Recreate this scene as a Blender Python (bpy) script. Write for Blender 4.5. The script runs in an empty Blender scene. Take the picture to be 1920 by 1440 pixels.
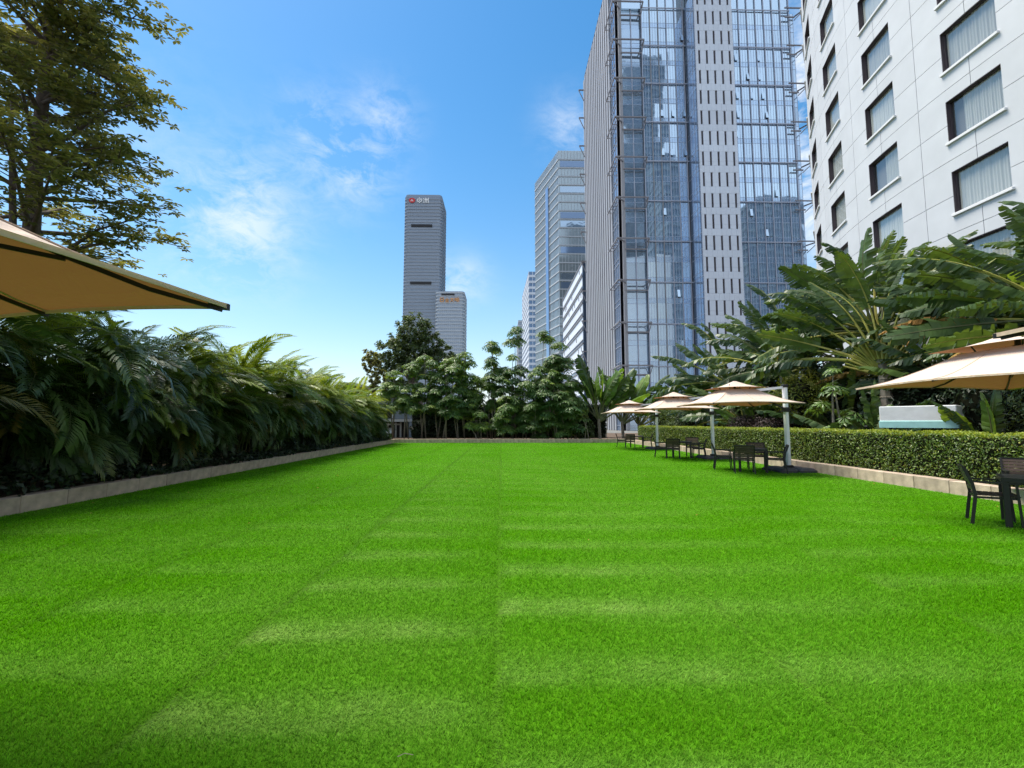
import bpy, bmesh, math, random
import numpy as np
from mathutils import Vector, Matrix, Quaternion

R = math.radians
random.seed(7)
rng = np.random.default_rng(11)
sc = bpy.context.scene
col = sc.collection

# ------------------------------------------------------------------ camera
F_PX, CAM_H = 850.0, 1.55
PITCH, YAW = math.atan(73 / F_PX), math.atan(20 / F_PX)
cam_d = bpy.data.cameras.new('camera')
cam = bpy.data.objects.new('camera', cam_d)
col.objects.link(cam)
cam.location = (0, 0, CAM_H)
cam.rotation_euler = (math.pi / 2 + PITCH, 0, -YAW)
cam_d.sensor_width = 36.0
cam_d.lens = F_PX / 1920 * 36.0
cam_d.clip_start = 0.05
cam_d.clip_end = 6000
sc.camera = cam

# ------------------------------------------------------------------ light
SUN_AZ, SUN_EL = R(-64), R(64)           # azimuth clockwise from +Y: the sun stands high on the left, ahead
EXPOSURE = 1.18
world = bpy.data.worlds.new('World')
sc.world = world
world.use_nodes = True
wt = world.node_tree
wt.nodes.clear()


def wn(t, **kw):
    n = wt.nodes.new(t)
    for k, v in kw.items():
        setattr(n, k, v)
    return n


def wmath(op, a, b=None, clamp=False):
    n = wn('ShaderNodeMath', operation=op, use_clamp=clamp)
    for i, v in enumerate((a, b)):
        if v is None:
            continue
        if isinstance(v, (int, float)):
            n.inputs[i].default_value = v
        else:
            wt.links.new(v, n.inputs[i])
    return n.outputs[0]


sky = wn('ShaderNodeTexSky', sky_type='NISHITA')
sky.sun_disc = False
sky.sun_elevation = SUN_EL
sky.sun_rotation = SUN_AZ
sky.altitude = 0
sky.air_density = 1.15
sky.dust_density = 0.4
sky.ozone_density = 2.2
hsv = wn('ShaderNodeHueSaturation')
hsv.inputs['Saturation'].default_value = 1.36
hsv.inputs['Hue'].default_value = 0.492
hsv.inputs['Value'].default_value = 1.0
wt.links.new(sky.outputs[0], hsv.inputs['Color'])
tc = wn('ShaderNodeTexCoord')
DIR = tc.outputs['Generated']


def ray(px, py):
    fw = Vector((math.sin(YAW) * math.cos(PITCH), math.cos(YAW) * math.cos(PITCH), math.sin(PITCH)))
    rt = Vector((math.cos(YAW), -math.sin(YAW), 0))
    up = rt.cross(fw)
    return fw + rt * ((px - 960) / F_PX) + up * ((720 - py) / F_PX)


def at_y(px, py, y):
    r = ray(px, py)
    return Vector((0, 0, CAM_H)) + r * (y / r.y)


def at_x(px, py, x):
    r = ray(px, py)
    return Vector((0, 0, CAM_H)) + r * (x / r.x)


def at_z(px, py, z=0.0):
    r = ray(px, py)
    return Vector((0, 0, CAM_H)) + r * ((z - CAM_H) / r.z)


# wispy clouds: noise broken up by a second noise, gathered in a few banks
mp = wn('ShaderNodeMapping')
mp.inputs['Scale'].default_value = (3.0, 3.2, 5.6)
wt.links.new(DIR, mp.inputs['Vector'])
nz = wn('ShaderNodeTexNoise')
nz.inputs['Scale'].default_value = 2.1
nz.inputs['Detail'].default_value = 9
nz.inputs['Roughness'].default_value = 0.62
nz.inputs['Distortion'].default_value = 0.35
wt.links.new(mp.outputs[0], nz.inputs['Vector'])
nz2 = wn('ShaderNodeTexNoise')
nz2.inputs['Scale'].default_value = 5.5
nz2.inputs['Detail'].default_value = 8
nz2.inputs['Roughness'].default_value = 0.7
nz2.inputs['Distortion'].default_value = 0.8
wt.links.new(mp.outputs[0], nz2.inputs['Vector'])
sep = wn('ShaderNodeSeparateXYZ')
wt.links.new(DIR, sep.inputs[0])
bank = None
for px, py, rad, amp in ((640, 300, 0.085, 0.60), (680, 325, 0.045, 0.40), (725, 222, 0.05, 0.62), (440, 440, 0.10, 0.85), (470, 350, 0.06, 0.45),
                         (1065, 240, 0.05, 0.7), (590, 235, 0.05, 0.4), (875, 525, 0.05, 0.5), (850, 530, 0.04, 0.4), (1515, 330, 0.16, 1.5), (1515, 120, 0.08, 1.0), (1150, 640, 0.12, .5),
                         (150, 250, 0.15, 0.3)):
    d = ray(px, py).normalized()
    vm = wn('ShaderNodeVectorMath', operation='DISTANCE')
    wt.links.new(DIR, vm.inputs[0])
    vm.inputs[1].default_value = d
    g = wmath('DIVIDE', vm.outputs['Value'], rad)
    g = wmath('POWER', g, 2.0)
    g = wmath('MULTIPLY', g, -1.0)
    g = wmath('EXPONENT', g)
    g = wmath('MULTIPLY', g, amp)
    bank = g if bank is None else wmath('ADD', bank, g)
# the part of the sky behind the camera, mirrored by the glass towers, is broadly clouded
back = wmath('MULTIPLY', sep.outputs['Y'], -1.6)
back = wmath('ADD', back, 0.10)
back = wmath('MAXIMUM', back, 0.0)
back = wmath('MINIMUM', back, 0.9)
cover = wmath('ADD', bank, back)
cn = wmath('MULTIPLY', nz.outputs['Fac'], 0.62)
cn2 = wmath('MULTIPLY', nz2.outputs['Fac'], 0.38)
cn = wmath('ADD', cn, cn2)
cn = wmath('SUBTRACT', cn, 0.425)
cn = wmath('MULTIPLY', cn, 5.6, clamp=True)
cl = wmath('MULTIPLY', cn, cover)
cl = wmath('MULTIPLY', cl, 0.70)
haze_b = wmath('MULTIPLY', back, 0.68)
cl = wmath('MAXIMUM', cl, haze_b)
cl = wmath('MINIMUM', cl, 0.88)
# pale haze towards the horizon, all the way round
hz = wmath('MAXIMUM', sep.outputs['Z'], 0.0)
hz = wmath('MULTIPLY', hz, -6.0)
hz = wmath('EXPONENT', hz)
hz = wmath('MULTIPLY', hz, 0.88)
mixh = wn('ShaderNodeMix', data_type='RGBA')
wt.links.new(hz, mixh.inputs['Factor'])
wt.links.new(hsv.outputs[0], mixh.inputs[6])
mixh.inputs[7].default_value = (4.5, 4.95, 5.55, 1)
mixc = wn('ShaderNodeMix', data_type='RGBA')
wt.links.new(cl, mixc.inputs['Factor'])
wt.links.new(mixh.outputs[2], mixc.inputs[6])
mixc.inputs[7].default_value = (5.3, 5.65, 6.1, 1)
bg = wn('ShaderNodeBackground')
bg.inputs['Strength'].default_value = 0.085
wt.links.new(mixc.outputs[2], bg.inputs['Color'])
wo = wn('ShaderNodeOutputWorld')
wt.links.new(bg.outputs[0], wo.inputs['Surface'])

sun_d = bpy.data.lights.new('sun', 'SUN')
sun_d.energy = 3.1
sun_d.angle = R(30)
sun_d.color = (1.0, 0.93, 0.80)
sun = bpy.data.objects.new('sun', sun_d)
col.objects.link(sun)
sd = Vector((math.sin(SUN_AZ) * math.cos(SUN_EL), math.cos(SUN_AZ) * math.cos(SUN_EL), math.sin(SUN_EL)))
sun.rotation_euler = sd.to_track_quat('Z', 'Y').to_euler()
sun.location = (-40, -20, 60)

vs = sc.view_settings
vs.view_transform = 'Standard'
vs.look = 'None'
vs.exposure = EXPOSURE
vs.gamma = 1
vs.use_curve_mapping = False
sc.cycles.max_bounces = 6
sc.cycles.diffuse_bounces = 3
sc.cycles.glossy_bounces = 3
sc.cycles.transmission_bounces = 3
sc.cycles.transparent_max_bounces = 8
sc.cycles.caustics_reflective = False
sc.cycles.caustics_refractive = False
sc.cycles.use_denoising = True
sc.cycles.denoising_prefilter = 'NONE'
sc.cycles.use_adaptive_sampling = True
sc.cycles.adaptive_threshold = 0.02


# ------------------------------------------------------------------ materials
def new_mat(name):
    m = bpy.data.materials.new(name)
    m.use_nodes = True
    nt = m.node_tree
    b = nt.nodes['Principled BSDF']
    return m, nt, b


def solid(name, c, rough=0.6, metal=0.0, spec=0.5, var=0.0, vscale=6.0, bump=0.0, bscale=60.0, objvar=0.0):
    m, nt, b = new_mat(name)
    b.inputs['Base Color'].default_value = (*c, 1)
    b.inputs['Roughness'].default_value = rough
    b.inputs['Metallic'].default_value = metal
    b.inputs['Specular IOR Level'].default_value = spec
    tcn = nt.nodes.new('ShaderNodeTexCoord')
    src = None
    if var > 0 or objvar > 0:
        n = nt.nodes.new('ShaderNodeTexNoise')
        n.inputs['Scale'].default_value = vscale
        n.inputs['Detail'].default_value = 6
        nt.links.new(tcn.outputs['Object'], n.inputs['Vector'])
        mr = nt.nodes.new('ShaderNodeMapRange')
        mr.inputs[1].default_value = 0.25
        mr.inputs[2].default_value = 0.75
        mr.inputs[3].default_value = 1 - var
        mr.inputs[4].default_value = 1 + var
        nt.links.new(n.outputs['Fac'], mr.inputs[0])
        fac = mr.outputs[0]
        if objvar > 0:
            oi = nt.nodes.new('ShaderNodeObjectInfo')
            m2 = nt.nodes.new('ShaderNodeMapRange')
            m2.inputs[3].default_value = 1 - objvar
            m2.inputs[4].default_value = 1 + objvar
            nt.links.new(oi.outputs['Random'], m2.inputs[0])
            mm = nt.nodes.new('ShaderNodeMath')
            mm.operation = 'MULTIPLY'
            nt.links.new(fac, mm.inputs[0])
            nt.links.new(m2.outputs[0], mm.inputs[1])
            fac = mm.outputs[0]
        vm = nt.nodes.new('ShaderNodeVectorMath')
        vm.operation = 'SCALE'
        vm.inputs[0].default_value = c
        nt.links.new(fac, vm.inputs['Scale'])
        nt.links.new(vm.outputs[0], b.inputs['Base Color'])
    if bump > 0:
        n = nt.nodes.new('ShaderNodeTexNoise')
        n.inputs['Scale'].default_value = bscale
        n.inputs['Detail'].default_value = 4
        nt.links.new(tcn.outputs['Object'], n.inputs['Vector'])
        bp = nt.nodes.new('ShaderNodeBump')
        bp.inputs['Strength'].default_value = bump
        bp.inputs['Distance'].default_value = 0.02
        nt.links.new(n.outputs['Fac'], bp.inputs['Height'])
        nt.links.new(bp.outputs[0], b.inputs['Normal'])
    return m


def leafy(name, c1, c2, rough=0.45, trans=0.3, by='island', spec=0.4, c3=None):
    """Leaf: colour ranges between c1 and c2 from leaf to leaf, a little light passes through."""
    m, nt, b = new_mat(name)
    if by == 'island':
        rn = nt.nodes.new('ShaderNodeNewGeometry').outputs['Random Per Island']
    else:
        rn = nt.nodes.new('ShaderNodeObjectInfo').outputs['Random']
    cr = nt.nodes.new('ShaderNodeValToRGB')
    cr.color_ramp.elements[0].color = (*c1, 1)
    cr.color_ramp.elements[1].color = (*c2, 1)
    if c3:
        cr.color_ramp.elements[1].position = 0.9
        e = cr.color_ramp.elements.new(0.97)
        e.color = (*c3, 1)
    nt.links.new(rn, cr.inputs[0])
    tcn = nt.nodes.new('ShaderNodeTexCoord')
    n = nt.nodes.new('ShaderNodeTexNoise')
    n.inputs['Scale'].default_value = 3.0
    n.inputs['Detail'].default_value = 4
    nt.links.new(tcn.outputs['Object'], n.inputs['Vector'])
    mr = nt.nodes.new('ShaderNodeMapRange')
    mr.inputs[1].default_value = 0.3
    mr.inputs[2].default_value = 0.7
    mr.inputs[3].default_value = 0.75
    mr.inputs[4].default_value = 1.25
    nt.links.new(n.outputs['Fac'], mr.inputs[0])
    vm = nt.nodes.new('ShaderNodeVectorMath')
    vm.operation = 'SCALE'
    nt.links.new(cr.outputs[0], vm.inputs[0])
    nt.links.new(mr.outputs[0], vm.inputs['Scale'])
    nt.links.new(vm.outputs[0], b.inputs['Base Color'])
    b.inputs['Roughness'].default_value = rough
    b.inputs['Specular IOR Level'].default_value = spec
    if trans > 0:
        t = nt.nodes.new('ShaderNodeBsdfTranslucent')
        v2 = nt.nodes.new('ShaderNodeVectorMath')
        v2.operation = 'MULTIPLY'
        v2.inputs[1].default_value = (1.5, 1.35, 0.6)
        nt.links.new(vm.outputs[0], v2.inputs[0])
        nt.links.new(v2.outputs[0], t.inputs['Color'])
        mx = nt.nodes.new('ShaderNodeMixShader')
        mx.inputs[0].default_value = trans
        nt.links.new(b.outputs[0], mx.inputs[1])
        nt.links.new(t.outputs[0], mx.inputs[2])
        nt.links.new(mx.outputs[0], nt.nodes['Material Output'].inputs['Surface'])
    return m


def fabric(name, c, under, trans=0.35):
    m, nt, b = new_mat(name)
    b.inputs['Base Color'].default_value = (*c, 1)
    b.inputs['Roughness'].default_value = 0.85
    b.inputs['Specular IOR Level'].default_value = 0.15
    tcn = nt.nodes.new('ShaderNodeTexCoord')
    n = nt.nodes.new('ShaderNodeTexNoise')
    n.inputs['Scale'].default_value = 220
    nt.links.new(tcn.outputs['Object'], n.inputs['Vector'])
    bp = nt.nodes.new('ShaderNodeBump')
    bp.inputs['Strength'].default_value = 0.25
    bp.inputs['Distance'].default_value = 0.004
    nt.links.new(n.outputs['Fac'], bp.inputs['Height'])
    n3 = nt.nodes.new('ShaderNodeTexNoise')
    n3.inputs['Scale'].default_value = 3.5
    n3.inputs['Detail'].default_value = 3
    n3.inputs['Distortion'].default_value = 1.5
    nt.links.new(tcn.outputs['Object'], n3.inputs['Vector'])
    bp2 = nt.nodes.new('ShaderNodeBump')
    bp2.inputs['Strength'].default_value = 0.5
    bp2.inputs['Distance'].default_value = 0.05
    nt.links.new(n3.outputs['Fac'], bp2.inputs['Height'])
    nt.links.new(bp.outputs[0], bp2.inputs['Normal'])
    nt.links.new(bp2.outputs[0], b.inputs['Normal'])
    n2 = nt.nodes.new('ShaderNodeTexNoise')
    n2.inputs['Scale'].default_value = 1.7
    n2.inputs['Detail'].default_value = 5
    nt.links.new(tcn.outputs['Object'], n2.inputs['Vector'])
    mr = nt.nodes.new('ShaderNodeMapRange')
    mr.inputs[1].default_value = 0.3
    mr.inputs[2].default_value = 0.7
    mr.inputs[3].default_value = 0.93
    mr.inputs[4].default_value = 1.05
    nt.links.new(n2.outputs['Fac'], mr.inputs[0])
    vm = nt.nodes.new('ShaderNodeVectorMath')
    vm.operation = 'SCALE'
    vm.inputs[0].default_value = c
    nt.links.new(mr.outputs[0], vm.inputs['Scale'])
    nt.links.new(vm.outputs[0], b.inputs['Base Color'])
    # back faces of the cloth get a browner, darker colour than its top
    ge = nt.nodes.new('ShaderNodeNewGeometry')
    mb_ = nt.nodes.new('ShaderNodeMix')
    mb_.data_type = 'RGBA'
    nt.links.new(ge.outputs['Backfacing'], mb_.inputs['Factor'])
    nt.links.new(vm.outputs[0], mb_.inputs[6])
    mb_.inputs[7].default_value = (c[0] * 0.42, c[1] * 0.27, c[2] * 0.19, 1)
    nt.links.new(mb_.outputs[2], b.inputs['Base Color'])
    t = nt.nodes.new('ShaderNodeBsdfTranslucent')
    t.inputs['Color'].default_value = (*under, 1)
    mx = nt.nodes.new('ShaderNodeMixShader')
    mx.inputs[0].default_value = trans
    nt.links.new(b.outputs[0], mx.inputs[1])
    nt.links.new(t.outputs[0], mx.inputs[2])
    nt.links.new(mx.outputs[0], nt.nodes['Material Output'].inputs['Surface'])
    return m


def mirror_glass(name, c, rough=0.03, metal=0.75, objvar=0.12, wave=0.0):
    m, nt, b = new_mat(name)
    b.inputs['Roughness'].default_value = rough
    b.inputs['Metallic'].default_value = metal
    oi = nt.nodes.new('ShaderNodeObjectInfo')
    mr = nt.nodes.new('ShaderNodeMapRange')
    mr.inputs[3].default_value = 1 - objvar
    mr.inputs[4].default_value = 1 + objvar * 0.5
    nt.links.new(oi.outputs['Random'], mr.inputs[0])
    vm = nt.nodes.new('ShaderNodeVectorMath')
    vm.operation = 'SCALE'
    vm.inputs[0].default_value = c
    nt.links.new(mr.outputs[0], vm.inputs['Scale'])
    nt.links.new(vm.outputs[0], b.inputs['Base Color'])
    if wave > 0:
        tcn = nt.nodes.new('ShaderNodeTexCoord')
        n = nt.nodes.new('ShaderNodeTexNoise')
        n.noise_dimensions = '4D'
        n.inputs['Scale'].default_value = 0.6
        n.inputs['Detail'].default_value = 1
        nt.links.new(tcn.outputs['Object'], n.inputs['Vector'])
        mw = nt.nodes.new('ShaderNodeMath')
        mw.operation = 'MULTIPLY'
        mw.inputs[1].default_value = 50
        nt.links.new(oi.outputs['Random'], mw.inputs[0])
        nt.links.new(mw.outputs[0], n.inputs['W'])
        bp = nt.nodes.new('ShaderNodeBump')
        bp.inputs['Strength'].default_value = 1.0
        bp.inputs['Distance'].default_value = wave
        nt.links.new(n.outputs['Fac'], bp.inputs['Height'])
        nt.links.new(bp.outputs[0], b.inputs['Normal'])
    return m


def pane_glass(name):
    m, nt, b = new_mat(name)
    nt.nodes.remove(b)
    tr = nt.nodes.new('ShaderNodeBsdfTransparent')
    tr.inputs['Color'].default_value = (0.92, 0.93, 0.91, 1)
    gl = nt.nodes.new('ShaderNodeBsdfGlossy')
    gl.inputs['Roughness'].default_value = 0.02
    gl.inputs['Color'].default_value = (0.9, 0.95, 0.95, 1)
    fr = nt.nodes.new('ShaderNodeLayerWeight')
    fr.inputs['Blend'].default_value = 0.25
    pw = nt.nodes.new('ShaderNodeMath')
    pw.operation = 'MULTIPLY_ADD'
    pw.inputs[1].default_value = 0.5
    pw.inputs[2].default_value = 0.05
    nt.links.new(fr.outputs['Facing'], pw.inputs[0])
    mx = nt.nodes.new('ShaderNodeMixShader')
    nt.links.new(pw.outputs[0], mx.inputs[0])
    nt.links.new(tr.outputs[0], mx.inputs[1])
    nt.links.new(gl.outputs[0], mx.inputs[2])
    nt.links.new(mx.outputs[0], nt.nodes['Material Output'].inputs['Surface'])
    return m


def attr_mat(name, attr='col', rough=0.6, trans=0.0, spec=0.25):
    m, nt, b = new_mat(name)
    a = nt.nodes.new('ShaderNodeAttribute')
    a.attribute_name = attr
    nt.links.new(a.outputs['Color'], b.inputs['Base Color'])
    b.inputs['Roughness'].default_value = rough
    b.inputs['Specular IOR Level'].default_value = spec
    if trans > 0:
        t = nt.nodes.new('ShaderNodeBsdfTranslucent')
        nt.links.new(a.outputs['Color'], t.inputs['Color'])
        mx = nt.nodes.new('ShaderNodeMixShader')
        mx.inputs[0].default_value = trans
        nt.links.new(b.outputs[0], mx.inputs[1])
        nt.links.new(t.outputs[0], mx.inputs[2])
        nt.links.new(mx.outputs[0], nt.nodes['Material Output'].inputs['Surface'])
    return m


M = dict(
    soil=solid('soil', (0.10, 0.065, 0.04), 0.95, var=0.4, vscale=5, bump=0.6, bscale=30),
    ground=solid('ground', (0.16, 0.16, 0.15), 0.9, var=0.2, vscale=0.05),
    stone=solid('kerb_stone', (0.47, 0.365, 0.28), 0.8, var=0.32, vscale=5, bump=0.25, bscale=120, objvar=0.10),
    mortar=solid('mortar', (0.36, 0.33, 0.29), 0.9, var=0.15),
    bark=solid('bark', (0.10, 0.075, 0.06), 0.9, var=0.35, vscale=9, bump=0.8, bscale=25),
    bark_pale=solid('pale_bark', (0.22, 0.19, 0.15), 0.85, var=0.3, vscale=8, bump=0.5, bscale=40),
    cane=solid('cane', (0.10, 0.11, 0.04), 0.6, var=0.3, vscale=6),
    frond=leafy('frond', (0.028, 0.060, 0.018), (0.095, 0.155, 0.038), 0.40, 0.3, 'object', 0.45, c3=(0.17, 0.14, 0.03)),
    frond_sun=leafy('sunny_frond', (0.12, 0.20, 0.03), (0.26, 0.32, 0.05), 0.42, 0.38, 'object', 0.4),  # lighter copy of frond: sunlight put into the colour
    tree_leaf=leafy('tree_leaf', (0.08, 0.10, 0.04), (0.24, 0.24, 0.08), 0.4, 0.5, 'island', 0.5),
    dark_leaf=leafy('dark_leaf', (0.045, 0.08, 0.028), (0.105, 0.15, 0.05), 0.5, 0.3, 'island'),
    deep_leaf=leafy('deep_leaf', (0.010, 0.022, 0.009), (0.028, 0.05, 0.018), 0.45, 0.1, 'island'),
    purple_leaf=leafy('purple_leaf', (0.035, 0.018, 0.020), (0.075, 0.05, 0.045), 0.5, 0.1, 'island'),
    hedge_leaf=leafy('hedge_leaf', (0.04, 0.085, 0.014), (0.19, 0.28, 0.045), 0.38, 0.3, 'island', 0.5, c3=(0.32, 0.33, 0.08)),
    scheff=leafy('umbrella_tree_leaf', (0.045, 0.115, 0.026), (0.13, 0.22, 0.045), 0.42, 0.35, 'object', 0.55),
    scheff_young=leafy('young_umbrella_tree_leaf', (0.13, 0.23, 0.035), (0.22, 0.31, 0.05), 0.36, 0.38, 'object', 0.5),
    paddle=leafy('paddle_leaf', (0.024, 0.058, 0.019), (0.085, 0.14, 0.035), 0.38, 0.32, 'object', 0.5),
    paddle_young=leafy('young_paddle_leaf', (0.09, 0.19, 0.03), (0.17, 0.27, 0.045), 0.36, 0.42, 'object', 0.5),
    paddle_dry=leafy('dry_paddle_leaf', (0.34, 0.17, 0.05), (0.40, 0.26, 0.09), 0.7, 0.3, 'object', 0.2),
    fan_base=leafy('fan_petiole', (0.26, 0.29, 0.05), (0.40, 0.36, 0.09), 0.5, 0.1, 'object'),
    yellow_bush=leafy('yellow_bush_leaf', (0.09, 0.13, 0.015), (0.22, 0.24, 0.03), 0.45, 0.3, 'island'),
    core=solid('dark_core_fill', (0.018, 0.020, 0.012), 1.0, spec=0.0),  # dark filler that keeps foliage from being see-through
    canopy=fabric('canopy_fabric', (0.66, 0.54, 0.46), (0.42, 0.18, 0.06), 0.12),
    hem=fabric('hem_fabric', (0.60, 0.46, 0.35), (0.5, 0.3, 0.15), 0.1),
    white_pole=solid('white_pole', (0.80, 0.80, 0.83), 0.35, 0.0, var=0.05),
    dark_metal=solid('dark_metal', (0.018, 0.017, 0.018), 0.45, 0.3),
    dark_base=solid('base_slab', (0.045, 0.042, 0.048), 0.6, var=0.2, bump=0.2),
    slat=solid('brown_slat', (0.055, 0.034, 0.026), 0.55, var=0.25, vscale=12, objvar=0.15),
    table=solid('table_slat', (0.10, 0.085, 0.08), 0.45, var=0.2, vscale=10, objvar=0.1),
    hotel=solid('hotel_panel', (0.535, 0.55, 0.58), 0.6, spec=0.3, var=0.05, vscale=0.9, objvar=0.025, bump=0.05, bscale=40),
    joint=solid('panel_joint', (0.20, 0.20, 0.21), 0.9),
    sill=solid('sill', (0.68, 0.68, 0.69), 0.6),
    win_frame=solid('window_frame', (0.055, 0.040, 0.050), 0.5),
    pane=pane_glass('window_pane'),
    tower_glass=mirror_glass('tower_glass', (0.70, 0.86, 1.0), 0.03, 0.88, 0.10, wave=0.004),
    spandrel_glass=mirror_glass('spandrel_glass', (0.58, 0.74, 0.92), 0.08, 0.80, 0.10, wave=0.004),
    corner_glass=mirror_glass('corner_glass', (0.60, 0.75, 0.90), 0.05, 0.8, 0.2, wave=0.012),
    dark_glass=mirror_glass('dark_glass', (0.07, 0.075, 0.09), 0.1, 0.2, 0.3),
    blue_glass=mirror_glass('blue_glass', (0.26, 0.36, 0.52), 0.06, 0.6, 0.15),
    mullion=solid('mullion', (0.44, 0.47, 0.56), 0.5, 0.2, var=0.08),
    thin_mullion=solid('thin_mullion', (0.46, 0.54, 0.68), 0.5, 0.2),
    white_clad=solid('white_cladding', (0.72, 0.76, 0.84), 0.45, var=0.04, vscale=0.5, objvar=0.04),
    fin=solid('facade_fin', (0.31, 0.31, 0.335), 0.5, var=0.06, vscale=0.3, objvar=0.05),
    fin_back=solid('fin_backing', (0.10, 0.10, 0.12), 0.6, var=0.12, vscale=0.4),
    steel=solid('steel', (0.26, 0.245, 0.26), 0.5, 0.3),
    slab_grey=solid('slab_grey', (0.28, 0.31, 0.355), 0.5, 0.1, objvar=0.05),
    far_glass=mirror_glass('far_glass', (0.24, 0.28, 0.34), 0.15, 0.35, 0.0),
    far_glass2=mirror_glass('far_glass_pale', (0.30, 0.34, 0.40), 0.15, 0.4, 0.0),
    green_glass=mirror_glass('green_glass', (0.45, 0.52, 0.55), 0.10, 0.55, 0.0),
    pale_band=solid('pale_band', (0.44, 0.47, 0.51), 0.5, objvar=0.05),
    sign_white=solid('sign_white', (0.85, 0.85, 0.85), 0.5),
    sign_red=solid('sign_red', (0.55, 0.03, 0.03), 0.5),
    sign_orange=solid('sign_orange', (0.75, 0.38, 0.16), 0.5),
    siding=solid('siding', (0.25, 0.28, 0.31), 0.7, var=0.1, objvar=0.06),
    roofing=solid('roofing', (0.45, 0.46, 0.47), 0.8, var=0.1),
    trim=solid('trim', (0.62, 0.63, 0.62), 0.6, var=0.1),
    black=solid('black_opening', (0.012, 0.012, 0.014), 0.3),
    cover_white=solid('white_cover', (0.62, 0.63, 0.64), 0.7, var=0.06, vscale=4, bump=0.3, bscale=6),
    cover_teal=solid('teal_skirt', (0.30, 0.56, 0.54), 0.5, var=0.1, vscale=5),
    concrete=solid('concrete', (0.33, 0.30, 0.27), 0.85, var=0.2, vscale=7, bump=0.2),
)


M['mirror_dark'] = solid('dark_office_glass', (0.07, 0.105, 0.15), 0.3)
M['mirror_band'] = solid('dark_office_band', (0.12, 0.16, 0.20), 0.6)


def curtain_mat():
    m, nt, b = new_mat('curtain')
    tcn = nt.nodes.new('ShaderNodeTexCoord')
    oi = nt.nodes.new('ShaderNodeObjectInfo')
    mr = nt.nodes.new('ShaderNodeMapRange')
    mr.inputs[3].default_value = 0.78
    mr.inputs[4].default_value = 1.05
    nt.links.new(oi.outputs['Random'], mr.inputs[0])
    vm = nt.nodes.new('ShaderNodeVectorMath')
    vm.operation = 'SCALE'
    vm.inputs[0].default_value = (0.54, 0.55, 0.545)
    nt.links.new(mr.outputs[0], vm.inputs['Scale'])
    nt.links.new(vm.outputs[0], b.inputs['Base Color'])
    b.inputs['Roughness'].default_value = 0.9
    return m


M['curtain'] = curtain_mat()


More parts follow.
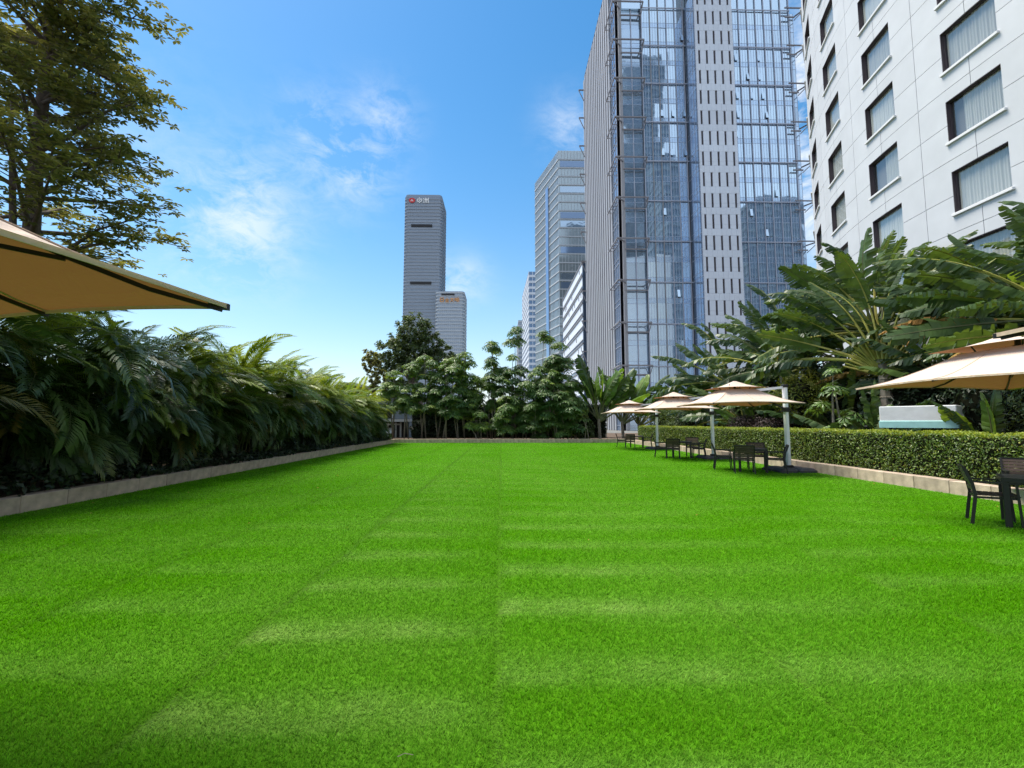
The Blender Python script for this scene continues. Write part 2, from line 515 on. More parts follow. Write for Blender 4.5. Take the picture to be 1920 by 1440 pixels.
# ------------------------------------------------------------------ mesh helpers
class MB:
    """Collects shapes, then links them as ONE mesh object."""

    def __init__(s):
        s.v, s.f, s.m = [], [], []

    def add(s, vs_, fs_, mi=0):
        o = len(s.v)
        s.v += [tuple(v) for v in vs_]
        s.f += [tuple(i + o for i in f) for f in fs_]
        s.m += [mi] * len(fs_)
        return s

    def box(s, x0, x1, y0, y1, z0, z1, mi=0):
        vs_ = [(x0, y0, z0), (x1, y0, z0), (x1, y1, z0), (x0, y1, z0), (x0, y0, z1), (x1, y0, z1), (x1, y1, z1), (x0, y1, z1)]
        return s.add(vs_, [(0, 3, 2, 1), (4, 5, 6, 7), (0, 1, 5, 4), (1, 2, 6, 5), (2, 3, 7, 6), (3, 0, 4, 7)], mi)

    def cbox(s, x0, x1, y0, y1, z0, z1, c, mi=0):
        """box with its vertical and top edges chamfered by c"""
        pts = []
        for z, ins in ((z0, 0), (z1 - c, 0), (z1, c)):
            a, b_, d, e = x0 + ins, x1 - ins, y0 + ins, y1 - ins
            pts += [(a + c, d, z), (b_ - c, d, z), (b_, d + c, z), (b_, e - c, z), (b_ - c, e, z), (a + c, e, z), (a, e - c, z), (a, d + c, z)]
        fs_ = [tuple(range(7, -1, -1)), tuple(range(16, 24))]
        for L in (0, 8):
            for i in range(8):
                j = (i + 1) % 8
                fs_.append((L + i, L + j, L + 8 + j, L + 8 + i))
        return s.add(pts, fs_, mi)

    def bar(s, a, b_, w, h=None, mi=0, up=(0, 0, 1)):
        """square bar from a to b"""
        h = h or w
        a, b_ = Vector(a), Vector(b_)
        d = (b_ - a).normalized()
        u = Vector(up)
        if abs(d.dot(u)) > 0.98:
            u = Vector((1, 0, 0))
        sx = d.cross(u).normalized()
        sz = sx.cross(d).normalized()
        vs_ = []
        for p in (a, b_):
            for i, j in ((-1, -1), (1, -1), (1, 1), (-1, 1)):
                vs_.append(p + sx * (i * w / 2) + sz * (j * h / 2))
        return s.add(vs_, [(0, 1, 2, 3), (7, 6, 5, 4), (0, 4, 5, 1), (1, 5, 6, 2), (2, 6, 7, 3), (3, 7, 4, 0)], mi)

    def tube(s, pts, rad, n=6, mi=0, cap=True):
        pts = [Vector(p) for p in pts]
        if not hasattr(rad, '__len__'):
            rad = [rad] * len(pts)
        rings = []
        for i, p in enumerate(pts):
            d = (pts[min(i + 1, len(pts) - 1)] - pts[max(i - 1, 0)]).normalized()
            u = Vector((0, 0, 1)) if abs(d.z) < 0.9 else Vector((1, 0, 0))
            sx = d.cross(u).normalized()
            sy = d.cross(sx).normalized()
            rings.append([p + (sx * math.cos(2 * math.pi * k / n) + sy * math.sin(2 * math.pi * k / n)) * rad[i] for k in range(n)])
        vs_ = [v for r_ in rings for v in r_]
        fs_ = []
        for i in range(len(pts) - 1):
            for k in range(n):
                k2 = (k + 1) % n
                fs_.append((i * n + k, i * n + k2, (i + 1) * n + k2, (i + 1) * n + k))
        if cap:
            fs_.append(tuple(range(n - 1, -1, -1)))
            fs_.append(tuple((len(pts) - 1) * n + k for k in range(n)))
        return s.add(vs_, fs_, mi)

    def prism(s, poly, z0, z1, mi=0):
        n = len(poly)
        vs_ = [(x, y, z0) for x, y in poly] + [(x, y, z1) for x, y in poly]
        fs_ = [tuple(range(n - 1, -1, -1)), tuple(range(n, 2 * n))]
        fs_ += [(i, (i + 1) % n, n + (i + 1) % n, n + i) for i in range(n)]
        return s.add(vs_, fs_, mi)

    def mesh(s, name, mats, smooth=False):
        me = bpy.data.meshes.new(name)
        me.from_pydata(s.v, [], s.f)
        if not isinstance(mats, (list, tuple)):
            mats = [mats]
        for m in mats:
            me.materials.append(m)
        if len(mats) > 1:
            me.polygons.foreach_set('material_index', s.m)
        if smooth:
            me.polygons.foreach_set('use_smooth', [True] * len(me.polygons))
        me.update()
        return me

    def build(s, name, mats, parent=None, smooth=False):
        return link(name, s.mesh(name, mats, smooth), parent)


def link(name, me, parent=None, loc=None, rot=None, mat=None):
    o = bpy.data.objects.new(name, me)
    col.objects.link(o)
    if parent:
        o.parent = parent
    if mat is not None:
        o.matrix_local = mat
    if loc is not None:
        o.location = loc
    if rot is not None:
        o.rotation_euler = rot
    return o


def tag(o, label, cat, group=None, kind=None):
    o['label'] = label
    o['category'] = cat
    if group:
        o['group'] = group
    if kind:
        o['kind'] = kind
    return o


def thing(name, label, cat, loc=(0, 0, 0), rz=0.0, group=None):
    o = link(name, None, None, loc, (0, 0, rz))
    return tag(o, label, cat, group)


def struct(o):
    o['kind'] = 'structure'
    return o


def copy_tree(o, parent=None):
    c = o.copy()
    col.objects.link(c)
    if parent:
        c.parent = parent
    for ch in KIDS.get(o.name, []):
        copy_tree(ch, c)
    return c


KIDS = {}


def index_kids(root):
    """children lists for copy_tree (avoids scanning all objects per copy)"""
    for ch in root.children:
        KIDS.setdefault(root.name, []).append(ch)
        index_kids(ch)


ORD = ['first', 'second', 'third', 'fourth', 'fifth', 'sixth', 'seventh', 'eighth', 'ninth', 'tenth', 'eleventh', 'twelfth',
       'thirteenth', 'fourteenth', 'fifteenth', 'sixteenth', 'seventeenth', 'eighteenth', 'nineteenth', 'twentieth']


def frame(xdir, up):
    """rotation whose x axis runs along xdir and whose z axis leans to up"""
    x = Vector(xdir).normalized()
    u = Vector(up)
    y = u.cross(x)
    if y.length < 1e-4:
        y = Vector((0, 1, 0)).cross(x)
    y.normalize()
    z = x.cross(y)
    return Matrix((x, y, z)).transposed()


def np_mesh(name, V, T, mat, col_attr=None, smooth=False):
    """triangle mesh from arrays"""
    me = bpy.data.meshes.new(name)
    nv, nt_ = len(V), len(T)
    me.vertices.add(nv)
    me.vertices.foreach_set('co', np.ascontiguousarray(V, dtype=np.float32).ravel())
    me.loops.add(nt_ * 3)
    me.loops.foreach_set('vertex_index', np.ascontiguousarray(T, dtype=np.int32).ravel())
    me.polygons.add(nt_)
    me.polygons.foreach_set('loop_start', np.arange(0, nt_ * 3, 3, dtype=np.int32))
    if smooth:
        me.polygons.foreach_set('use_smooth', np.ones(nt_, dtype=bool))
    me.materials.append(mat)
    if col_attr is not None:
        a = me.color_attributes.new('col', 'FLOAT_COLOR', 'POINT')
        c4 = np.ones((nv, 4), dtype=np.float32)
        c4[:, :3] = col_attr
        a.data.foreach_set('color', c4.ravel())
    me.update(calc_edges=True)
    return me


def leaf_cloud(P, N, length, width, spread=0.9, fold=0.25, flat=0.0):
    """leaves at points P, roughly facing N: arrays of verts and tris (4 verts, 2 tris per leaf)"""
    n = len(P)
    N = N + rng.normal(0, spread, (n, 3))
    N /= np.linalg.norm(N, axis=1)[:, None] + 1e-9
    A = rng.normal(0, 1, (n, 3))
    A[:, 2] *= (1 - flat)
    D = A - N * np.sum(A * N, 1)[:, None]
    D /= np.linalg.norm(D, axis=1)[:, None] + 1e-9
    S = np.cross(N, D)
    L = length * rng.uniform(0.7, 1.25, n)[:, None]
    W = width * rng.uniform(0.7, 1.25, n)[:, None]
    base = P - D * L * 0.5
    tip = P + D * L * 0.5 - N * L * 0.1
    l = P + S * W * 0.5 + N * W * fold
    r = P - S * W * 0.5 + N * W * fold
    V = np.stack([base, l, tip, r], 1).reshape(-1, 3)
    i = np.arange(n)[:, None] * 4
    T = np.concatenate([i + np.array([0, 2, 1]), i + np.array([0, 3, 2])], 1).reshape(-1, 3)
    return V, T


# ================================================================== THE SETTING
LAWN_X0, LAWN_X1, LAWN_Y1 = -8.3, 9.85, 35.7
g = MB().box(-2500, 2500, -1500, 4000, -0.6, -0.05).build('ground', M['ground'])
struct(g)

ROLL = 1.82


def turf_tone(X, Y):
    """light (laid-over) bands and seams of the turf rolls: returns light amount, seam amount"""
    k = np.floor((X + 0.02) / ROLL)
    u = (X + 0.02) / ROLL - k
    ph = np.mod(k * 0.618, 1.0) * 0.95 + np.where(k == 0, 0.22, 0) + np.where(k == -1, 0.0, 0)
    ph = np.where(k == -1, 0.24, np.where(k == 0, 0.64, ph))
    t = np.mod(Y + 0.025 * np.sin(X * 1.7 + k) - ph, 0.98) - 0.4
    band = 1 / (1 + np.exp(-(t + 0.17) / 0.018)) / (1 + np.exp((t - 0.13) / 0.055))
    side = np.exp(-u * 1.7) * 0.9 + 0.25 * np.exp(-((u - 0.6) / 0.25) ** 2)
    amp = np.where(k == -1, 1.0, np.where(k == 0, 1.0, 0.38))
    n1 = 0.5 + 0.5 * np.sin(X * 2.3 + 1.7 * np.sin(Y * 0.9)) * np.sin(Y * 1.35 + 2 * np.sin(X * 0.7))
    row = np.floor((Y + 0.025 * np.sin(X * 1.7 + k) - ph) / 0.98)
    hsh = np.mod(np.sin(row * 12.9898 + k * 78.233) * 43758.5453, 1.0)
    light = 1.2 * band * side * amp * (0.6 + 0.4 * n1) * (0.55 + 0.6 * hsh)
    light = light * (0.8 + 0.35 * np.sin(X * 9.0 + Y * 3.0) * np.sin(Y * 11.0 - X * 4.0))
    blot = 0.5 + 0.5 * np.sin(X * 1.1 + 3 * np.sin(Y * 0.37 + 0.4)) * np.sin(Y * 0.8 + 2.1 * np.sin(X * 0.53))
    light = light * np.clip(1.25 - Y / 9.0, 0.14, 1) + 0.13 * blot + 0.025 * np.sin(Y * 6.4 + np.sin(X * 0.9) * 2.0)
    ds = np.minimum(u, 1 - u) * ROLL
    seam = np.exp(-(ds / 0.028) ** 2) * np.where(np.abs(np.round(X / ROLL)) < 1.5, 1.0, 0.5)
    return np.clip(light, 0, 1.1), seam


DARK_G = np.array([0.116, 0.375, 0.002])
LIGHT_G = np.array([0.37, 0.56, 0.13])


def turf_colour(X, Y, jitter):
    l, s_ = turf_tone(X, Y)
    c = DARK_G[None] * (1 - l[:, None]) + LIGHT_G[None] * l[:, None]
    c = c * (1 - 0.50 * s_[:, None])
    kk = np.floor((X + 0.02) / ROLL)
    c = c * (1 + 0.02 * np.sin(kk * 2.4 + 0.5))[:, None]
    return c * jitter[:, None]


# lawn sheet
nx, ny = 122, 250
gx = np.linspace(LAWN_X0 - 0.05, LAWN_X1 + 0.05, nx)
gy = np.concatenate([np.linspace(-5, 1.0, 12)[:-1], np.linspace(1.0, LAWN_Y1 + 0.05, ny - 11)])
GX, GY = np.meshgrid(gx, gy)
V = np.stack([GX.ravel(), GY.ravel(), np.zeros(GX.size)], 1)
ii = (np.arange(ny - 1)[:, None] * nx + np.arange(nx - 1)[None]).ravel()
T = np.concatenate([np.stack([ii, ii + 1, ii + nx + 1], 1), np.stack([ii, ii + nx + 1, ii + nx], 1)])
LC = turf_colour(V[:, 0], V[:, 1], np.full(len(V), 0.55))  # sheet darkened: shade between the blades put into its colour


def lawn_mat():
    m, nt, b = new_mat('lawn_base')
    a = nt.nodes.new('ShaderNodeAttribute')
    a.attribute_name = 'col'
    tcn = nt.nodes.new('ShaderNodeTexCoord')
    mp_ = nt.nodes.new('ShaderNodeMapping')
    mp_.inputs['Scale'].default_value = (1, 0.45, 1)
    nt.links.new(tcn.outputs['Object'], mp_.inputs['Vector'])
    n = nt.nodes.new('ShaderNodeTexNoise')
    n.inputs['Scale'].default_value = 24
    n.inputs['Detail'].default_value = 8
    n.inputs['Roughness'].default_value = 0.75
    nt.links.new(mp_.outputs[0], n.inputs['Vector'])
    mr = nt.nodes.new('ShaderNodeMapRange')
    mr.inputs[1].default_value = 0.3
    mr.inputs[2].default_value = 0.7
    mr.inputs[3].default_value = 0.62
    mr.inputs[4].default_value = 1.3
    nt.links.new(n.outputs['Fac'], mr.inputs[0])
    vm = nt.nodes.new('ShaderNodeVectorMath')
    vm.operation = 'SCALE'
    nt.links.new(a.outputs['Color'], vm.inputs[0])
    nt.links.new(mr.outputs[0], vm.inputs['Scale'])
    nt.links.new(vm.outputs[0], b.inputs['Base Color'])
    b.inputs['Roughness'].default_value = 0.9
    b.inputs['Specular IOR Level'].default_value = 0.05
    bp = nt.nodes.new('ShaderNodeBump')
    bp.inputs['Strength'].default_value = 0.7
    bp.inputs['Distance'].default_value = 0.03
    nt.links.new(n.outputs['Fac'], bp.inputs['Height'])
    nt.links.new(bp.outputs[0], b.inputs['Normal'])
    return m


lawn = link('lawn', np_mesh('lawn', V, T, lawn_mat(), LC, smooth=True))
struct(lawn)

# turf blades: thick near the camera, thinning out with distance
N_BL = 1050000
Yb = np.exp(rng.uniform(math.log(1.35), math.log(LAWN_Y1 - 0.05), N_BL))
half = np.minimum(1.32 * Yb + 1.4, 12)
Xb = rng.uniform(-1, 1, N_BL) * half
keep = (Xb > LAWN_X0 + 0.02) & (Xb < LAWN_X1 - 0.02)
Xb, Yb = Xb[keep], Yb[keep]
nb = len(Xb)
w = np.minimum(0.0020 * Yb ** 0.78, 0.02) * rng.uniform(0.7, 1.3, nb)
h = rng.uniform(0.018, 0.036, nb)
ang = rng.uniform(0, 2 * math.pi, nb)
lt, sm = turf_tone(Xb, Yb)
lean = rng.normal(0, 1, (nb, 2)) * (0.015 + 0.02 * np.clip((Yb - 3) / 10, 0, 1))[:, None]
lean[:, 0] += 0.004 + 0.02 * lt
lean[:, 1] -= 0.004
h = h * (1 - 0.35 * np.clip(lt, 0, 1)) * (1 - 0.75 * sm)
ca, sa = np.cos(ang) * w * 0.5, np.sin(ang) * w * 0.5
V = np.empty((nb, 3, 3), np.float32)
V[:, 0] = np.stack([Xb - ca, Yb - sa, np.full(nb, 0.0)], 1)
V[:, 1] = np.stack([Xb + ca, Yb + sa, np.full(nb, 0.0)], 1)
V[:, 2] = np.stack([Xb + lean[:, 0], Yb + lean[:, 1], h], 1)
T = np.arange(nb * 3).reshape(-1, 3)
bc = turf_colour(Xb, Yb, rng.uniform(0.72, 1.5, nb))
dry = rng.random(nb) < 0.02
bc[dry] = bc[dry] * 0.6 + np.array([0.10, 0.11, 0.02])
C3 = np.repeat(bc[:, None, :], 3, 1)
C3[:, :2] *= 0.5  # shade between the blades painted into the root colour
C3[:, 2] *= 1.22  # tips lightened in colour, as if catching the light
gr = link('turf_blades', np_mesh('turf_blades', V.reshape(-1, 3), T, attr_mat('turf_blade', 'col', 0.6, 0.45, 0.1), C3.reshape(-1, 3)))
tag(gr, 'bright green artificial turf blades covering the lawn', 'grass', kind='stuff')

# planting beds
struct(MB().box(-30, LAWN_X0 - 0.3, -6, 60, -0.3, 0.20).build('bed_left', M['soil']))
struct(MB().box(LAWN_X1 + 0.3, 60, -6, 60, -0.3, 0.22).build('bed_right', M['soil']))
struct(MB().box(LAWN_X0 - 0.3, LAWN_X1 + 0.3, LAWN_Y1 + 0.28, 60, -0.3, 0.2).build('bed_far', M['soil']))


def kerb(name, label, p0, p1, width, hgt, step):
    """a row of kerb stones, each a child of its kerb"""
    p0, p1 = Vector(p0), Vector(p1)
    L = (p1 - p0).length
    n = int(round(L / step))
    st = L / n
    d = (p1 - p0).normalized()
    rz = math.atan2(d.y, d.x)
    root = thing(name, label, 'kerb', p0, rz, 'stone kerbs round the lawn')
    MB().box(0.01, L - 0.01, 0.02, width - 0.02, -0.05, hgt - 0.02).build('mortar_bed', M['mortar'], root)
    mb = MB()
    mb.cbox(0.005, st - 0.005, 0, width, -0.04, hgt, 0.008)
    me = mb.mesh('stone', M['stone'])
    for i in range(n):
        o = link('stone', me, root, (i * st, random.uniform(-0.006, 0.006), random.uniform(-0.006, 0.006)))
    return root


kerb('stone_kerb', 'beige stone kerb below the palm row on the left', (LAWN_X0, -3, 0), (LAWN_X0, LAWN_Y1, 0), 0.28, 0.28, 0.86)
kerb('stone_kerb', 'beige stone kerb across the far end of the lawn', (LAWN_X1 + 0.3, LAWN_Y1 + 0.29, 0), (LAWN_X0 - 0.28, LAWN_Y1 + 0.29, 0), 0.28, 0.30, 1.0).rotation_euler.z = math.pi
kerb('stone_kerb', 'beige stone kerb below the clipped hedge on the right', (LAWN_X1 + 0.28, -3, 0), (LAWN_X1 + 0.28, LAWN_Y1, 0), 0.28, 0.29, 0.86)

# ================================================================== HOTEL (curved white facade on the right)
HR, HCX, HCY = 30.0, 50.1, 18.0


def hp(s, z, off=0.0):
    th = s / HR
    return (HCX - (HR + off) * math.cos(th), HCY + (HR + off) * math.sin(th), z)


hotel = thing('hotel_building', 'white hotel with curved panelled facade and rows of curtained windows', 'building', (HCX, HCY, 0))
HOFF = Vector((-HCX, -HCY, 0))


def hmesh(name, mb, mats, parent=None, smooth=False):
    mb.v = [(x - HCX, y - HCY, z) for x, y, z in mb.v]
    return mb.build(name, mats, parent or hotel, smooth)


BAY, S0, HEAD0, FL = 5.05, -0.2, 12.72, 3.3
K0, K1, J0, J1 = -1, 6, -1, 9


def curved_sheet(mb, sa, sb, za, zb, off, depth, n):
    """slab between arc positions sa..sb with given thickness behind off"""
    vs_, fs_ = [], []
    for i in range(n + 1):
        s_ = sa + (sb - sa) * i / n
        vs_ += [hp(s_, za, off), hp(s_, zb, off), hp(s_, zb, off - depth), hp(s_, za, off - depth)]
    for i in range(n):
        a = i * 4
        for q in range(4):
            q2 = (q + 1) % 4
            fs_.append((a + q, a + 4 + q, a + 4 + q2, a + q2))
    fs_ += [(0, 1, 2, 3), (n * 4 + 3, n * 4 + 2, n * 4 + 1, n * 4)]
    mb.add(vs_, fs_)


# backing wall behind the joints, with the window openings left as recesses
SA, SB = S0 + (K0 - 0.5) * BAY, S0 + (K1 - 0.5) * BAY
ZB, ZT = HEAD0 + J0 * FL - 2.75, HEAD0 + (J1 - 1) * FL + 0.55
mb = MB()
curved_sheet(mb, SA, SB, ZB, ZT, -0.34, 0.2, 60)
hmesh('backing_wall', mb, M['joint'])
mb = MB()
curved_sheet(mb, SA - 14, SA - 0.01, 0, ZT, 0, 0.5, 12)
curved_sheet(mb, SB + 0.01, SB + 22, 0, ZT, 0, 0.5, 22)
curved_sheet(mb, SA, SB, 0, ZB - 0.02, 0, 0.5, 40)
curved_sheet(mb, SA - 14, SB + 22, ZT + 0.02, ZT + 14, 0, 0.5, 60)
hmesh('plain_wall', mb, M['hotel'], smooth=False)
# rear of the building, so that it is a solid block
mb = MB()
curved_sheet(mb, SA - 14, SB + 22, 0, ZT + 14, -12, 0.4, 40)
hmesh('rear_wall', mb, M['hotel'])
WW, WH, REC = 1.13, 1.92, 0.26
JN = 0.012
pane_me = {}
for k in range(K0, K1):
    sc_ = S0 + k * BAY
    for j in range(J0, J1):
        head = HEAD0 + j * FL
        silz = head - WH
        zu, zm, zl = head + 0.55, head - 1.10, head - 2.75
        for sgn in (-1, 1):
            for upper in (True, False):
                mb = MB()
                e = sc_ + sgn * BAY / 2
                a0, a1 = sorted((sc_ + sgn * WW, e - sgn * JN))
                if upper:
                    curved_sheet(mb, a0, a1, zm + JN, zu - JN, 0, 0.28, 2)
                    b0, b1 = sorted((sc_ + sgn * JN, sc_ + sgn * WW))
                    curved_sheet(mb, b0, b1, head, zu - JN, 0, 0.28, 1)
                else:
                    curved_sheet(mb, a0, a1, zl + JN, zm - JN, 0, 0.28, 2)
                    b0, b1 = sorted((sc_ + sgn * JN, sc_ + sgn * WW))
                    curved_sheet(mb, b0, b1, zl + JN, silz, 0, 0.28, 1)
                hmesh('facade_panel', mb, M['hotel'])
        # window: frame > pane, curtain, sill (flat, on the chord of the bay)
        if j == J0 or ('w' not in pane_me):
            pass
        if 'f' not in pane_me:
            f = MB()
            t_ = 0.05
            f.box(-WW, WW, -0.12, 0.02, -t_, 0)
            f.box(-WW, WW, -0.12, 0.02, -WH, -WH + t_)
            f.box(-WW, -WW + t_, -0.12, 0.02, -WH + t_, -t_)
            f.box(WW - t_, WW, -0.12, 0.02, -WH + t_, -t_)
            # dark reveal lining: head and jambs
            f.box(-WW + 0.003, WW - 0.003, -0.24, -0.12, -0.03, -0.003)
            f.box(-WW + 0.003, -WW + 0.03, -0.24, -0.12, -WH + 0.003, -0.03)
            pane_me['f'] = f.mesh('window', M['win_frame'])
            q = MB().add([(-WW + t_, -0.05, -WH + t_), (WW - t_, -0.05, -WH + t_), (WW - t_, -0.05, -t_), (-WW + t_, -0.05, -t_)], [(0, 1, 2, 3)])
            pane_me['p'] = q.mesh('pane', M['pane'])
            for v_ in range(3):
                c_ = MB()
                n_ = 96
                pts = []
                for i in range(n_ + 1):
                    x_ = -WW + t_ + (2 * WW - 2 * t_) * i / n_
                    y_ = 0.02 + 0.018 * math.sin(i * 1.05 + v_) + 0.012 * math.sin(i * 0.37 + 2 * v_)
                    pts += [(x_, y_, -WH + t_), (x_, y_, -t_)]
                c_.add(pts, [(2 * i, 2 * i + 2, 2 * i + 3, 2 * i + 1) for i in range(n_)])
                pane_me['c%d' % v_] = c_.mesh('curtain', M['curtain'], True)
            pane_me['s'] = MB().cbox(-WW - 0.08, WW + 0.08, -0.34, -0.10, -WH - 0.11, -WH + 0.005, 0.015).mesh('sill', M['sill'])
        th = sc_ / HR
        # local x runs along the facade, local y points into the building
        base = Vector(hp(sc_, head, -0.25)) + HOFF
        x_ax = Vector((-math.sin(th), -math.cos(th), 0))
        y_ax = Vector((math.cos(th), -math.sin(th), 0))
        mw = Matrix((x_ax, y_ax, Vector((0, 0, 1)))).transposed().to_4x4()
        mw.translation = base
        wo_ = link('window', pane_me['f'], hotel, mat=mw)
        link('pane', pane_me['p'], wo_)
        cu = link('curtain', pane_me['c%d' % random.randrange(3)], wo_)
        if random.random() < 0.16:
            f_ = random.uniform(0.55, 0.85)
            cu.scale = (f_, 1, 1)
            cu.location = (random.choice((-1, 1)) * (1 - f_) * (WW - 0.07), 0, 0)
        link('sill', pane_me['s'], wo_)

# ================================================================== GLASS TOWER (centre right)
TZ, TX0, TXR, TYB, TH = 92.0, 24.7, 65.0, 128.5, 104.0
tower = thing('office_tower', 'tall blue glass office tower with white slotted strip and steel ledges', 'tower', (TX0, TZ, 0))


def tp(name, mb, mats, parent=None):
    mb.v = [(x - TX0, y - TZ, z) for x, y, z in mb.v]
    return mb.build(name, mats, parent or tower)


LZ, FLH = 4.3, 4.42
tp('core', MB().box(TX0 + 0.9, TXR - 1.6, TZ + 1.2, TYB - 0.3, 0, TH - 0.5), M['black'])
# left side: closely set vertical fins
tp('fin_backing', MB().box(TX0 + 0.35, TX0 + 0.85, 97.6, TYB, 0, TH), M['fin_back'])
fin_me = MB().box(0.1, 0.42, -0.62, 0.62, 0, TH + 0.8).mesh('fin', M['fin'])
nf = 15
for i in range(nf):
    link('fin', fin_me, tower, (-0.12, 97.9 + i * (TYB - 98.0) / (nf - 1) - TZ, 0))
rail_me = MB().box(0.18, 0.4, 97.6 - TZ, TYB - TZ, -0.12, 0.12).mesh('floor_line', M['fin_back'])
for k in range(24):
    link('floor_line', rail_me, tower, (0, 0, LZ + k * FLH))
tp('roof_parapet', MB().box(TX0 + 0.3, TXR, TZ + 0.5, TYB - 0.1, TH - 0.5, TH), M['fin'])


def module(w, n_sub, glass=0, corner=False):
    """one curtain wall module: vision pane strips, spandrel strip and thin bars"""
    mb = MB()
    sp = 1.12
    g_ = 0.02
    cw = w / n_sub
    for i in range(n_sub):
        x0, x1 = i * cw + g_, (i + 1) * cw - g_
        mb.add([(x0, 0, sp), (x1, 0, sp), (x1, 0, FLH), (x0, 0, FLH)], [(0, 1, 2, 3)], 0)
        mb.add([(x0, 0, 0), (x1, 0, 0), (x1, 0, sp), (x0, 0, sp)], [(0, 1, 2, 3)], 1)
    for i in range(n_sub + 1):
        x = i * cw
        mb.box(x - 0.03, x + 0.03, -0.03, 0.05, 0.03, FLH, 2)
    mb.box(0, w, -0.028, 0.05, -0.03, 0.04, 2)
    mb.box(0, w, -0.026, 0.05, sp - 0.03, sp + 0.03, 2)
    return mb


def place_modules(xs, y, me, floors, tilt=0.35):
    for k in floors:
        for x in xs:
            o = link('glass_panel', me, tower, (x - TX0, y - TZ, LZ + k * FLH))
            o.rotation_euler = (R(random.gauss(0, tilt * 0.6)), 0, R(random.gauss(0, tilt)))


fl_all = range(-1, 20)
XL = [30.6 + 1.83 * i for i in range(5)]
me_l = module(1.83, 3).mesh('glass_panel', [M['tower_glass'], M['spandrel_glass'], M['thin_mullion']])
place_modules(XL, TZ, me_l, fl_all)
XR = [50.35 + 1.89 * i for i in range(7)]
me_r = module(1.89, 3).mesh('glass_panel', [M['tower_glass'], M['spandrel_glass'], M['thin_mullion']])
place_modules(XR, TZ, me_r, fl_all)
me_c = module(4.3, 2).mesh('glass_panel', [M['corner_glass'], M['spandrel_glass'], M['thin_mullion']])
place_modules([26.25], TZ + 0.55, me_c, fl_all, 0.5)
# the rest of the front above the picture, one closed band
tp('upper_glass', MB().box(26.3, 63.6, TZ + 0.02, TZ + 0.5, LZ + 20 * FLH + 0.03, TH - 0.6), M['tower_glass'])
# heavy vertical mullions
mul_me = MB().box(-0.09, 0.09, -0.22, -0.075, 0, TH).mesh('mullion', M['mullion'])
mul_pale = MB().box(-0.09, 0.09, -0.22, -0.075, 0, TH).mesh('mullion', M['fin'])
for i, x in enumerate([30.6 + 1.83 * i for i in range(6)]):
    link('mullion', mul_pale if i in (1, 2) else mul_me, tower, (x - TX0, 0, 0))
for i in range(8):
    link('mullion', mul_me, tower, (50.35 + 1.89 * i - TX0, 0, 0))
# centre line of the corner bay
link('mullion', mul_me, tower, (28.4 - TX0, 0.55, 0))
tp('corner_post', MB().box(25.55, 26.2, TZ + 0.0, TZ + 0.75, 0, TH), M['fin'])
# glazed strip of the left side next to the corner
sg = MB()
for k in range(-1, 23):
    z0 = LZ + k * FLH
    for i in range(3):
        y0 = TZ + 0.8 + i * 1.55
        sg.add([(TX0 + 0.25, y0 + 0.04, z0 + 0.06), (TX0 + 0.25, y0 + 1.5, z0 + 0.06), (TX0 + 0.25, y0 + 1.5, z0 + FLH - 0.06), (TX0 + 0.25, y0 + 0.04, z0 + FLH - 0.06)], [(3, 2, 1, 0)], 0)
        sg.box(TX0 + 0.15, TX0 + 0.3, y0 - 0.04, y0 + 0.04, z0, z0 + FLH, 1)
    sg.box(TX0 + 0.13, TX0 + 0.3, TZ + 0.75, 97.6, z0 - 0.05, z0 + 0.05, 1)
    sg.box(TX0 + 0.13, TX0 + 0.3, TZ + 0.75, 97.6, z0 + 1.1, z0 + 1.16, 1)
tp('side_glazing', sg, [M['blue_glass'], M['mullion']])
# projecting white strip with slots
WX0, WX1, WY = 40.15, 48.15, 87.0
ret = module(5.0, 3)
me_ret = ret.mesh('return_glass', [M['blue_glass'], M['blue_glass'], M['mullion']])
for k in fl_all:
    o = link('return_glass', me_ret, tower, (WX0 - 0.0 - TX0, 92.0 - TZ, LZ + k * FLH))
    o.rotation_euler = (0, 0, -math.pi / 2)
tp('strip_core', MB().box(WX0 + 0.3, WX1 - 0.1, WY + 0.35, TZ - 0.2, 0, TH), M['black'])
tp('strip_side', MB().box(WX1 - 0.06, WX1, WY + 0.05, TZ - 0.1, 0, TH), M['white_clad'])
wp = MB()
nsl, slw = 5, 0.42
cell = (WX1 - WX0) / nsl
sl0, sl1 = 0.75, 3.75
for i in range(nsl + 1):                       # piers
    a = 0 if i == 0 else i * cell - cell / 2 + slw / 2
    b_ = (WX1 - WX0) if i == nsl else i * cell + cell / 2 - slw / 2
    if a == 0:
        a = 0.0
    wp.box(a + 0.01, b_ - 0.01, 0, 0.3, sl0 + 0.01, 1.62)
    wp.box(a + 0.01, b_ - 0.01, 0, 0.3, 1.65, sl1 - 0.01)
for i in range(8):
    cw = (WX1 - WX0) / 8
    wp.box(i * cw + 0.012, (i + 1) * cw - 0.012, -0.01, 0.3, -0.66, sl0 - 0.02)
me_wp = wp.mesh('white_panel', M['white_clad'])
slot_me = MB().box(0, slw, 0.2, 0.28, sl0, sl1).mesh('slot_window', M['win_frame'])
for k in fl_all:
    o = link('white_panel', me_wp, tower, (WX0 - TX0, WY - TZ, LZ + k * FLH))
    for i in range(nsl):
        link('slot_window', slot_me, o, (i * cell + cell / 2 - slw / 2, 0, 0))
